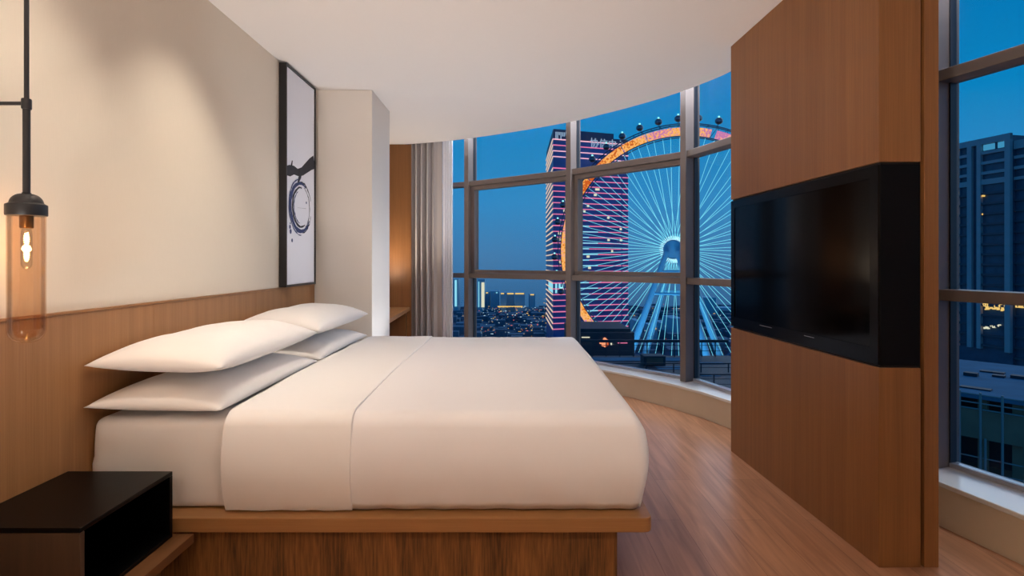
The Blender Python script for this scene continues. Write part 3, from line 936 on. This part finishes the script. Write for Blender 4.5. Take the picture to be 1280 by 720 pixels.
# rooftop lettering
def letters(body, size, a, t, n, z, mat, parent, name, bold=0.0):
    cu_ = bpy.data.curves.new(name, 'FONT')
    cu_.body = body; cu_.size = size; cu_.extrude = 0.15; cu_.offset = bold
    tmp = bpy.data.objects.new('tmp_text', cu_); COL.objects.link(tmp)
    bpy.context.view_layer.update()
    me = bpy.data.meshes.new_from_object(tmp.evaluated_get(bpy.context.evaluated_depsgraph_get()))
    bpy.data.objects.remove(tmp); bpy.data.curves.remove(cu_)
    T = Matrix(((t.x, 0, n.x, a.x), (t.y, 0, n.y, a.y), (0, 1, 0, z), (0, 0, 0, 1)))
    me.transform(Matrix.Translation(-wloc(parent)) @ T)
    me.name = name; me.materials.append(mat)
    o = bpy.data.objects.new(name, me); COL.objects.link(o); o.parent = parent
    return o
a = P1 + tf * (L * 0.475) + nf * 0.4
letters('协信中心', 6.0, a, tf, nf, ZTOP - 8.6, M['sign_white'], tw, 'rooftop_sign', 0.02)
bm = BM()
for k, hgt in enumerate((1, 1, 0.45, 1, 0.6, 0.6, 0.45)):
    a = P1 + tf * (1.4 + k * 1.05)
    plank(bm, a, a + tf * 0.55, 0.02, 0.3, ZTOP - 1.6 - 4.0 * hgt, ZTOP - 1.6, nf)
obj('crown_louvre', bm, M['sign_white'], tw)

# --- observation wheel
D = 230.0
PH = math.radians(27)
WC = Vector((at(844, D), D, zat(312, D)))
hx = Vector((math.cos(PH), -math.sin(PH), 0)); hz = Vector((0, 0, 1)); hn = Vector((-math.sin(PH), -math.cos(PH), 0))
def wp_(ang, r, off=0.0):
    return WC + hx * (r * math.cos(ang)) + hz * (r * math.sin(ang)) + hn * off
wh = thing('observation_wheel', (WC.x, WC.y, ZG), 'giant observation wheel with glowing cyan spokes and an orange lit rim', 'ferris wheel')
R_OUT, R_IN = 50.3, 47.0
def ring(bm, r, off, rad, a0=0, a1=2 * PI, n=96):
    for k in range(n):
        rod(bm, wp_(a0 + (a1 - a0) * k / n, r, off), wp_(a0 + (a1 - a0) * (k + 1) / n, r, off), rad, 5)
bm = BM()
for off in (-1.6, 1.6):
    ring(bm, R_OUT + 1.6, off, 0.22)
    ring(bm, R_IN - 0.2, off, 0.22)
for k in range(84):
    a = 2 * PI * k / 84; b = 2 * PI * (k + 0.5) / 84
    rod(bm, wp_(a, R_IN - 0.2, 1.6), wp_(b, R_OUT + 1.6, 1.6), 0.12, 4)
    rod(bm, wp_(b, R_OUT + 1.6, 1.6), wp_(2 * PI * (k + 1) / 84, R_IN - 0.2, 1.6), 0.12, 4)
    rod(bm, wp_(a, R_OUT + 1.6, -1.6), wp_(a, R_OUT + 1.6, 1.6), 0.12, 4)
rim = obj('rim', bm, M['wheel_steel'], wh)
# lit screens on the rim, in sections
secs = [(226, 196), (195.5, 170), (169.5, 140), (139.5, 117), (116.4, 104), (103.4, 86), (85.4, 73), (70.5, 52), (51, 30), (29, 8)]
for (d0, d1) in secs:
    bm = BM()
    n = max(4, int(abs(d0 - d1) / 2))
    Vs = []
    for k in range(n + 1):
        a = math.radians(d0 + (d1 - d0) * k / n)
        Vs.append([bm.verts.new(wp_(a, R_IN, 1.0)), bm.verts.new(wp_(a, R_OUT, 1.0)), bm.verts.new(wp_(a, R_OUT, 2.0)), bm.verts.new(wp_(a, R_IN, 2.0))])
    for k in range(n):
        A, B = Vs[k], Vs[k + 1]
        for q in range(4):
            bm.faces.new((A[q], B[q], B[(q + 1) % 4], A[(q + 1) % 4]))
    bm.faces.new(Vs[0]); bm.faces.new(Vs[-1][::-1])
    obj('rim_light_screen', bm, M['rim_led'], wh)
# spokes
NSPK = 84
for k in range(NSPK):
    a = 2 * PI * (k + 0.5) / NSPK
    side = 1 if k % 2 else -1
    bm = BM(); rod(bm, wp_(a + 0.02 * side, 4.6, 4.0 * side), wp_(a, R_IN - 0.3, 0.6 * side), 0.12, 5, 0.09)
    obj('spoke', bm, M['spoke'], wh)
bm = BM()
rod(bm, wp_(0, 0, -5.0), wp_(0, 0, 5.0), 3.9, 40)
rod(bm, wp_(0, 0, 5.0), wp_(0, 0, 5.6), 3.4, 40)
hub = obj('hub', bm, M['wheel_leg'], wh)
bm = BM()
for off in (4.0, -4.0):
    for k in range(48):
        a = 2 * PI * k / 48
        rod(bm, wp_(a, 4.0, off), wp_(a, 5.6, off), 0.14, 4)
obj('hub_lights', bm, M['hub_led'], hub)
# gondolas
def pod(k):
    a = 2 * PI * (k + 0.35) / 42
    c = wp_(a, R_OUT + 4.1, 0)
    bm = BM()
    prof = []
    for q in range(11):
        b = -PI / 2 + PI * q / 10
        prof.append((1.5 * math.cos(b) if 0 < q < 10 else 0, c.z + 1.4 * math.sin(b)))
    lathe(bm, prof, (c.x, c.y), 14)
    rod(bm, wp_(a, R_OUT + 1.7, -0.8), c + Vector((0, 0, 0)), 0.16, 5)
    p = obj('gondola', bm, M['pod'], wh, True, 50)
    bm = BM()
    lathe(bm, [(1.42, c.z - 0.55), (1.53, c.z - 0.5), (1.53, c.z + 0.45), (1.42, c.z + 0.5)], (c.x, c.y), 14)
    obj('window_band', bm, M['pod_glass'], p, True, 50)
    bm = BM(); lathe(bm, [(0, c.z + 1.41), (0.4, c.z + 1.43), (0.4, c.z + 2.0), (0, c.z + 2.05)], (c.x, c.y), 8)
    obj('beacon', bm, M['pod_lamp'], p)
for k in range(42):
    pod(k)
# legs
for off in (6.5, -6.5):
    for sx in (-1, 1):
        bm = BM()
        top = WC + hx * (2.2 * sx) + hn * off + Vector((0, 0, -1.0))
        foot = WC + hx * (21.5 * sx) + hn * (off * 3.0); foot.z = ZG
        rod(bm, top, foot, 1.1, 12, 1.6)
        obj('support_leg', bm, M['wheel_leg'], wh, True, 40)
for off in (6.5, -6.5):
    for dz in (-9, -18):
        f_ = (-dz - 1.0) / (WC.z - ZG)
        w_ = 2.2 + (21.5 - 2.2) * f_
        bm = BM(); rod(bm, WC + hx * w_ + hn * (off * (1 + 2 * f_)) + Vector((0, 0, dz)), WC - hx * w_ + hn * (off * (1 + 2 * f_)) + Vector((0, 0, dz)), 0.55, 8)
        obj('cross_brace', bm, M['wheel_leg'], wh)

# --- podium block with red screen, at the tower's foot
pd = thing('podium_block', (at(760, 150), 155, ZG), 'low dark block in front of the tower with a glowing red sign', 'building')
D2 = 150.0
bm = BM(); box(bm, at(716, D2), at(793, D2), D2, D2 + 25, ZG, zat(416, D2)); obj('block_body', bm, M['steel_dark'], pd)
bm = BM(); box(bm, at(716, D2), at(790, D2), D2 + 2, D2 + 20, zat(416, D2) + 0.02, zat(412, D2)); obj('roof_plant', bm, M['steel_dark'], pd)
bm = BM()
cxs, czs = at(755, D2), zat(428, D2)
for (dx, dz, r) in ((0, 0, 0.8), (0.65, 0.35, 0.55), (-0.6, 0.1, 0.55), (0.2, 0.85, 0.5), (0.35, -0.75, 0.55), (-0.3, -0.6, 0.45), (-1.0, -0.1, 0.3), (0.95, -0.35, 0.4)):
    vs = [(cxs + dx + r * math.cos(q * PI / 5) * (0.85 + 0.3 * random.random()), czs + dz + r * math.sin(q * PI / 5)) for q in range(10)]
    y_ = D2 - 0.3 - 0.02 * abs(dx)
    vb = [bm.verts.new((p[0], y_, p[1])) for p in vs]; vt = [bm.verts.new((p[0], y_ + 0.25, p[1])) for p in vs]
    bm.faces.new(vb); bm.faces.new(vt[::-1])
    for q in range(10): bm.faces.new((vb[q], vb[(q + 1) % 10], vt[(q + 1) % 10], vt[q]))
obj('rose_sign', bm, M['red_led'], pd)
bm = BM(); box(bm, at(772, D2), at(784, D2), D2 - 0.3, D2 - 0.02, zat(429, D2), zat(428, D2)); obj('red_sign_bar', bm, M['led_pink'], pd)
bm = BM()
for (pa, pb, ya_, yb_) in ((763, 764.6, 425.5, 427.5), (763.2, 764.8, 428.6, 431), (727, 737, 421, 422.2), (727, 738, 427, 428)):
    box(bm, at(pa, D2), at(pb, D2), D2 - 0.3, D2 - 0.02, zat(yb_, D2), zat(ya_, D2))
obj('lit_window', bm, M['lit_window'], pd)

# --- distant skyline
FOOT = [(18, 76, 315, 412), (15, 60, 145, 180), (30, 110, 185, 275)]        # plots already built on: xmin, xmax, ymin, ymax
def is_free(xa, xb, ya, yb):
    return all(xb < f[0] or xa > f[1] or yb < f[2] or ya > f[3] for f in FOOT)
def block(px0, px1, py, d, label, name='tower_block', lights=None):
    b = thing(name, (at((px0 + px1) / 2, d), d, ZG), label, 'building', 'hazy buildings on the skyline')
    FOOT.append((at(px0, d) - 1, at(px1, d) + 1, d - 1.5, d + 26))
    bm = BM(); box(bm, at(px0, d), at(px1, d), d, d + 25, ZG, zat(py, d)); obj('body', bm, M['block_haze_tint'], b)
    if lights:
        for (nm, a, c, t, u, m) in lights:
            bm = BM(); box(bm, at(a, d), at(c, d), d - 0.6, d - 0.05, zat(u, d), zat(t, d)); obj(nm, bm, M[m], b)
    return b
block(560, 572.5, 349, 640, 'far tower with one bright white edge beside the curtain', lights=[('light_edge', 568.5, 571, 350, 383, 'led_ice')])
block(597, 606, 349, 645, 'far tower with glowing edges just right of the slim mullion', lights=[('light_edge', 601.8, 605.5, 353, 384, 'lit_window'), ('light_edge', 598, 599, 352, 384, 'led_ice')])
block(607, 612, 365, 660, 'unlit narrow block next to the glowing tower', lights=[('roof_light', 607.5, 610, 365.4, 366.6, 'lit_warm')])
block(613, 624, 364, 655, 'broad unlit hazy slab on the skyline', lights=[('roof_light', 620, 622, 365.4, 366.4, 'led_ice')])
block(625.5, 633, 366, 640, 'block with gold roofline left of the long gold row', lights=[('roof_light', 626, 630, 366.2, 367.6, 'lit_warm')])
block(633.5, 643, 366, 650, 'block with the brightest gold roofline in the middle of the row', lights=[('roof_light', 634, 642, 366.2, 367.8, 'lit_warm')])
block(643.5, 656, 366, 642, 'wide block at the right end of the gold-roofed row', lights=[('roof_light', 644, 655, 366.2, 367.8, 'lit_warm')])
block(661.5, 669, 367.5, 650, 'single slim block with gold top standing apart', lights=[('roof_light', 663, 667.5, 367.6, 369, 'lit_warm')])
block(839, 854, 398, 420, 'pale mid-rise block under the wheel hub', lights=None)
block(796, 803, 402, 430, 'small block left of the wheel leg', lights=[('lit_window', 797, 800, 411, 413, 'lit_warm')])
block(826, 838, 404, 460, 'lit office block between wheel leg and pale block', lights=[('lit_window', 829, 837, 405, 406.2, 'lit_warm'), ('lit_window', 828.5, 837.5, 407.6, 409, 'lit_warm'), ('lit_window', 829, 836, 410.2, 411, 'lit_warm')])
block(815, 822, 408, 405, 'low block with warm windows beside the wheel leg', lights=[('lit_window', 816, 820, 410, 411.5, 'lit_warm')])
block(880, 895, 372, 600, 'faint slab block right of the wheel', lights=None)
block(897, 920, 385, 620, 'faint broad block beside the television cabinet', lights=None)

random.seed(5)
bm = BM()
for k in range(420):
    d = random.uniform(330, 690); px = random.uniform(560, 925)
    w = random.uniform(5, 16); hgt = random.uniform(2, 7)
    x = at(px, d)
    dp = random.uniform(6, 14)
    if is_free(x, x + w, d, d + dp): box(bm, x, x + w, d, d + dp, ZG + 0.01, ZG + hgt)
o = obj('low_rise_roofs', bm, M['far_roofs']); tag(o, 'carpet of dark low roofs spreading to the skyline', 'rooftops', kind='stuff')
bm = BM()
for k in range(300):
    d = random.uniform(340, 690); px = random.uniform(560, 925)
    if k < 150: px = random.uniform(600, 690); d = random.uniform(380, 600)
    x = at(px, d); s = d / F * random.uniform(0.35, 0.8)
    z = ZG + random.uniform(7.2, 10)
    x2 = x + s * random.choice((1, 1, 2, 3)); mi_ = random.choice((0, 0, 0, 1, 1, 2))
    if is_free(x, x2, d - 1, d - 0.5): box(bm, x, x2, d - 1, d - 0.5, z, z + s, mi_)
for k in range(26):                                    # the brightly lit street
    d = 470; x = at(622 + 30 * k / 25, 634)
    box(bm, x, x + 1.1, 634, 635, zat(383.5 + random.random(), 634), zat(382.5, 634), 1)
o = obj('city_lights', bm, [M['pt_white'], M['pt_warm'], M['pt_red']]); tag(o, 'scattered street and window lights of the far city', 'lights', kind='stuff')

# --- neighbouring roof terrace below the window
rt = thing('roof_terrace', (4, 36, -20), 'flat dark roof terrace just below the window', 'roof')
ZR = -6.5
bm = BM(); box(bm, -9, 17.6, 26, 45, -20, ZR); obj('roof_slab', bm, M['steel_dark'], rt)
random.seed(21)
for k in range(16):
    x = random.uniform(-4, 15); y = random.uniform(27, 43)
    bm = BM(); box(bm, x, x + random.uniform(1.2, 4), y, y + random.uniform(0.4, 1.4), ZR + 0.005, ZR + 0.03); obj('wet_roof_sheet', bm, M['deck'], rt)
for (xa_, xb_, ya_, yb_) in ((0.4, 3.9, 28.6, 31.8), (4.1, 7.6, 28.2, 31.6), (7.9, 11.4, 28.4, 31.9), (-4, 3, 34.2, 35.4), (4.4, 12, 34.4, 35.8), (1.5, 14.5, 42.4, 43.9)):
    bm = BM(); box(bm, xa_, xb_, ya_, yb_, ZR + 0.032, ZR + 0.05); obj('wet_roof_sheet', bm, M['deck'], rt)
def railing(x0, x1, y, ztop, step, label, beam=0.07, mids=2):
    r_ = thing('roof_railing', ((x0 + x1) / 2, y, ZR), label, 'railing', 'steel railings on the roof terrace')
    bm = BM(); box(bm, x0, x1, y, y + beam, ztop - beam * 1.3, ztop); obj('top_rail', bm, M['steel_dark'], r_)
    for m in range(mids):
        z = ZR + (ztop - ZR) * (m + 1) / (mids + 1)
        bm = BM(); box(bm, x0, x1, y + 0.01, y + 0.04, z, z + 0.035); obj('mid_rail', bm, M['steel_dark'], r_)
    n = int((x1 - x0) / step)
    for k in range(n + 1):
        x = x0 + step * k
        bm = BM(); box(bm, x, x + 0.07, y, y + 0.07, ZR + 0.001, ztop - beam * 1.3 - 0.001); obj('post', bm, M['steel_dark'], r_)
railing(-9, 17.4, 44.5, -5.15, 1.1, 'tallest dark steel railing along the far edge of the roof terrace', 0.16)
railing(-6, 17.4, 38.2, -5.85, 1.9, 'thin steel railing across the middle of the roof terrace', 0.05, 1)
railing(-4, 17.3, 33.0, -5.55, 1.6, 'steel railing nearest the window on the roof terrace', 0.06)
for (x, y, sx, sy, h_, lb) in ((3.8, 40.3, 4.2, 1.6, 0.55, 'long dark plant box on the roof terrace below the red sign'), (10.4, 41, 1.6, 1.2, 0.75, 'short dark plant box on the roof terrace right of the sign'), (-2.4, 41, 3.0, 1.6, 0.6, 'dark plant box on the roof terrace below the glowing tower')):
    u = thing('plant_unit', (x, y, ZR), lb, 'plant unit', 'plant boxes on the roof terrace')
    bm = BM(); box(bm, x - sx / 2, x + sx / 2, y - sy / 2, y + sy / 2, ZR + 0.031, ZR + h_); bevel(bm, 0.05); obj('casing', bm, M['steel_dark'], u)
    bm = BM(); box(bm, x - sx / 2 + 0.2, x + sx / 2 - 0.2, y - sy / 2 - 0.04, y - sy / 2 - 0.002, ZR + 0.15, ZR + h_ - 0.12); obj('grille', bm, M['concrete_dark'], u)

# --- grey slab block beyond the right window
B1 = Vector((at(1264, 170), 170)); B0 = Vector((at(1150, 199), 199))
tb = (B1 - B0).normalized(); nb = Vector((tb.y, -tb.x))
if nb.dot(-B1) < 0: nb = -nb
LB = (B1 - B0).length
ap = thing('apartment_slab', (B1.x, B1.y, ZG), 'grey high-rise with pale piers and dark windows seen through the right window', 'building')
zt = zat(166, 170); zb = -27.0
bm = BM(); plank(bm, B0, B1, -22, -0.6, ZG, zt - 0.6, nb); obj('core', bm, M['facade_glass'], ap)
def ub(px):
    # parameter along the facade for an image column
    k = (px - CX) / F
    # B0 + tb*s : x = k*y
    return (k * B0.y - B0.x) / (tb.x - k * tb.y)
piers = [(1210, 1215.5), (1222, 1227), (1257, 1264)]
for (a, b) in piers:
    bm = BM(); plank(bm, B0 + tb * ub(a), B0 + tb * ub(b), -0.59, 0.5, zb, zt, nb); obj('pier', bm, M['facade'], ap)
bm = BM(); plank(bm, B0 + tb * ub(1197.2), B0 + tb * ub(1198.8), -0.59, 0.3, zb, zt - 2, nb); obj('slim_pier', bm, M['facade'], ap)
bm = BM(); plank(bm, B0, B1, -0.59, 0.45, zt - 1.9, zt - 0.001, nb); obj('parapet', bm, M['facade'], ap)
nfl = 20
for k in range(nfl):
    z = zt - 5.2 - k * 3.25
    light = k < 4
    for (a, b) in ((1155, 1197), (1199, 1210), (1227, 1257)):
        hh = 0.95 if light else 0.7
        if k == 3: hh = 1.7
        bm = BM(); plank(bm, B0 + tb * (ub(a) + 0.02), B0 + tb * (ub(b) - 0.02), -0.59, 0.25, z, z + hh, nb)
        obj('floor_band', bm, M['facade'] if light else M['facade_spandrel'], ap)
for (a, b) in ((1228.5, 1242), (1246.5, 1256)):
    bm = BM(); plank(bm, B0 + tb * ub(a), B0 + tb * ub(b), -0.59, -0.2, zt - 3.9, zt - 2.1, nb); obj('lit_crown_window', bm, M['roof_lit'], ap)
random.seed(31)
for k in range(34):
    px = random.uniform(1229, 1256); z = zat(random.uniform(383, 390), 170)
    if k > 24: z = zat(random.uniform(408, 416), 170)
    bm = BM(); plank(bm, B0 + tb * ub(px), B0 + tb * ub(px + random.uniform(0.6, 1.6)), -0.59, 0.3, z, z + random.uniform(0.3, 0.8), nb)
    obj('lit_window', bm, M['lit_warm'] if k < 25 else M['lit_window'], ap)
for zz in (242, 266):
    bm = BM(); plank(bm, B0 + tb * ub(1228), B0 + tb * ub(1229.6), -0.59, 0.3, zat(zz, 170), zat(zz, 170) + 0.5, nb); obj('lit_window', bm, M['pt_warm'], ap)
# lower wing to the right
C0 = B1 + nb * -1.2 + tb * 0.05; C1 = C0 + tb * 14
ap2_ = thing('apartment_wing', (C0.x, C0.y, ZG), 'lower wing of the grey high-rise cut off by the picture edge', 'building')
zt2 = zat(175, 169)
bm = BM(); plank(bm, C0, C1, -20, -0.6, ZG, zt2 - 0.5, nb); obj('core', bm, M['facade_glass'], ap2_)
bm = BM(); plank(bm, C0, C1, -0.59, 0.3, zt2 - 2.6, zt2, nb); obj('parapet', bm, M['facade'], ap2_)
for k in range(20):
    z = zt2 - 5.6 - k * 3.25
    bm = BM(); plank(bm, C0, C1, -0.59, 0.2, z, z + (0.95 if k < 3 else 0.6), nb); obj('floor_band', bm, M['facade'] if k < 3 else M['facade_spandrel'], ap2_)
for k in range(9):
    s = random.uniform(0.3, 5)
    bm = BM(); plank(bm, C0 + tb * s, C0 + tb * (s + 0.4), -0.59, 0.3, zat(385, 168), zat(385, 168) + 0.7, nb); obj('lit_window', bm, M['lit_warm'], ap2_)

# blue site deck and unfinished concrete floors below
cs = thing('building_site', (34, 34, -30), 'unfinished concrete storeys with a blue deck below the right window', 'building')
E0 = Vector((at(1120, 36.2), 36.2)); E1 = Vector((at(1330, 30.2), 30.2))
te = (E1 - E0).normalized(); ne = Vector((te.y, -te.x))
if ne.dot(-E1) < 0: ne = -ne
LE = (E1 - E0).length
bm = BM(); plank(bm, E0 - te * 9, E1, -14, 0.0, -7.05, -6.75, ne); obj('deck', bm, M['deck'], cs)
bm = BM(); plank(bm, E0, E1, -0.5, 0.05, -9.4, -7.7, ne); obj('edge_beam', bm, M['concrete'], cs)
bm = BM(); plank(bm, E0, E1, -12, -2.5, -30, -7.06, ne); obj('inner_core', bm, M['steel_dark'], cs)
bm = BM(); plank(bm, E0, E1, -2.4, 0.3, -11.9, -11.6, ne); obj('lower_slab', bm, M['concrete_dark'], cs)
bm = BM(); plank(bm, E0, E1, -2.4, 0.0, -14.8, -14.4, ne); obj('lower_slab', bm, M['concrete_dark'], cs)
for k in range(5):
    a = E0 + te * (LE * (0.12 + 0.2 * k))
    bm = BM(); plank(bm, a, a + te * 0.45, -1.0, -0.51, -11.59, -7.06, ne); obj('pillar', bm, M['concrete'], cs)
random.seed(9)
for k in range(6):
    d = random.uniform(1.5, 12); s = random.uniform(0.2, LE - 2)
    a = E0 + te * s - ne * d
    bm = BM(); plank(bm, a, a + te * random.uniform(0.6, 1.6), -0.4, 0.2, -6.745, -6.745 + random.uniform(0.06, 0.25), ne); obj('material_pile', bm, M['steel_dark'], cs)
sc_ = thing('scaffold_rail', (28, 29, -14), 'pipe scaffold with rails in front of the concrete storeys', 'scaffold')
for k in range(8):
    a = E0 + te * (LE * (0.06 + 0.125 * k)) + ne * 0.55
    for dx in (0.0, 0.22):
        if dx and k % 2: continue
        q = a + te * dx
        bm = BM(); rod(bm, (q.x, q.y, -14.4), (q.x, q.y, -6.55 if not dx else -9.2), 0.065, 8); obj('upright', bm, M['pipe'], sc_)
for z in (-6.7, -7.2, -7.55, -10.4, -11.2):
    a = E0 + ne * 0.47; b = E1 + ne * 0.47
    bm = BM(); rod(bm, (a.x, a.y, z), (b.x, b.y, z), 0.04, 6); obj('rail', bm, M['pipe'], sc_)

# ------------------------------------------------------------------ world: dusk sky
w = bpy.data.worlds.new('dusk'); SC.world = w; w.use_nodes = True
nt = w.node_tree
for n in list(nt.nodes): nt.nodes.remove(n)
out = nt.nodes.new('ShaderNodeOutputWorld'); bg = nt.nodes.new('ShaderNodeBackground')
tc = nt.nodes.new('ShaderNodeTexCoord'); sp = nt.nodes.new('ShaderNodeSeparateXYZ')
nt.links.new(tc.outputs['Generated'], sp.inputs[0])
mr = nt.nodes.new('ShaderNodeMapRange'); mr.inputs['From Min'].default_value = -0.2; mr.inputs['From Max'].default_value = 0.6
nt.links.new(sp.outputs['Z'], mr.inputs['Value'])
cr = nt.nodes.new('ShaderNodeValToRGB')
els = cr.color_ramp.elements
els[0].position = 0.0; els[0].color = rgb(30, 72, 116)
els[1].position = 1.0; els[1].color = rgb(0, 92, 160)
for p, c in ((0.16, rgb(52, 100, 146)), (0.26, rgb(66, 124, 174)), (0.38, rgb(52, 138, 196)), (0.55, rgb(8, 132, 194))):
    e = els.new(p); e.color = c
nt.links.new(mr.outputs[0], cr.inputs[0]); nt.links.new(cr.outputs[0], bg.inputs[0]); nt.links.new(bg.outputs[0], out.inputs[0])
bg.inputs[1].default_value = 1.0

# ------------------------------------------------------------------ lights
def light(name, kind, loc, power, col, target=None, **kw):
    l = bpy.data.lights.new(name, kind); l.energy = power; l.color = col
    for k, v in kw.items(): setattr(l, k, v)
    o = bpy.data.objects.new(name, l); COL.objects.link(o); o.location = loc
    if target is not None:
        d = Vector(target) - Vector(loc); o.rotation_euler = d.to_track_quat('-Z', 'Y').to_euler()
    return o
WARM = (1.0, 0.88, 0.74)
COOL = (0.80, 0.88, 1.0)
for yy in (1.69, 2.51):
    light('wall_downlight', 'SPOT', (-0.98, yy, 2.47), 29, WARM, (-1.5, yy, 0.95), spot_size=math.radians(84), spot_blend=1.0, shadow_soft_size=0.03)
light('bed_downlight', 'SPOT', (-0.55, 2.45, 2.47), 50, WARM, (-0.6, 3.1, 0.6), spot_size=math.radians(120), spot_blend=1.0, shadow_soft_size=0.06)
light('front_fill_spot', 'SPOT', (1.25, 0.1, 2.45), 56, WARM, (0.15, 2.1, 0.15), spot_size=math.radians(64), spot_blend=1.0, shadow_soft_size=0.08)  # unseen spot added to brighten the near side of the bed
# added unseen spots fill the ceiling: behind the viewer, and between bed and window; a lamp on the desk in the niche
light('ceiling_fill_spot', 'SPOT', (-0.9, -0.6, 0.18), 225, (1.0, 0.90, 0.80), (-0.8, -0.1, 2.5), spot_size=math.radians(150), spot_blend=0.5, shadow_soft_size=0.12)
for xx in (-0.5, 0.15):
    light('bedside_fill_spot', 'SPOT', (xx, 4.42, 0.08), 29, (0.94, 0.96, 1.0), (xx - 0.12, 4.5, 2.5), spot_size=math.radians(116), spot_blend=0.5, shadow_soft_size=0.05)  # added behind the bed to lift the far ceiling and pier side
light('desk_lamp_bulb', 'SPOT', (-1.40, 5.85, 0.95), 24, (1.0, 0.86, 0.70), (-1.42, 6.3, 2.3), spot_size=math.radians(150), spot_blend=1.0, shadow_soft_size=0.08)
light('pendant_bulb', 'POINT', (LX, LY, 1.21), 1.2, (1.0, 0.62, 0.28), shadow_soft_size=0.012)
# cool light strip in the curtain pocket
for (a, b, pw) in (((-0.85, 6.22), (-0.2, 5.95), 12), ((-0.1, 5.88), (0.6, 5.30), 12), ((0.68, 5.22), (1.28, 4.52), 26), ((1.40, 4.35), (1.62, 3.7), 18), ((1.78, 3.05), (2.0, 2.2), 16)):
    a = Vector(a); b = Vector(b); c = (a + b) / 2; t = b - a
    n = Vector((t.y, -t.x)).normalized()
    if n.dot(Vector((0, 2)) - c) < 0: n = -n
    o = light('pocket_strip_light', 'AREA', (c.x - n.x * 0.08, c.y - n.y * 0.08, 2.76), pw, COOL, None, shape='RECTANGLE', size=t.length, size_y=0.05)
    o.rotation_euler = (0, 0, math.atan2(t.y, t.x))
# last afterglow of the sky beyond the window
sun = light('afterglow', 'SUN', (6, 8, 6), 1.0, (0.74, 0.87, 1.0), (6 - 0.78, 8 - 0.58, 6 - 0.34))
sun.data.angle = math.radians(70)
# flood lights on the wheel's legs
for sx in (-1, 1):
    p = WC + hx * (16 * sx) + hn * 40
    light('wheel_floodlight', 'SPOT', (p.x, p.y, ZG + 4), 60000, (0.15, 0.6, 1.0), WC + hx * (10 * sx) + Vector((0, 0, -26)), spot_size=math.radians(75), spot_blend=0.6, shadow_soft_size=1.0)

# ------------------------------------------------------------------ camera
cd = bpy.data.cameras.new('camera'); cam = bpy.data.objects.new('camera', cd); COL.objects.link(cam)
cam.location = (0, 0, H); cam.rotation_euler = (PI / 2, 0, 0)
cd.sensor_fit = 'HORIZONTAL'; cd.sensor_width = 36.0
cd.lens = F / 1280.0 * 36.0
cd.shift_x = -(CX - 640.0) / 1280.0
cd.shift_y = -(360.0 - HOR) / 1280.0
cd.clip_start = 0.02; cd.clip_end = 3000
SC.camera = cam

vs = SC.view_settings
vs.view_transform = 'Standard'; vs.look = 'None'; vs.gamma = 1.0; vs.use_curve_mapping = False
vs.exposure = 0.0
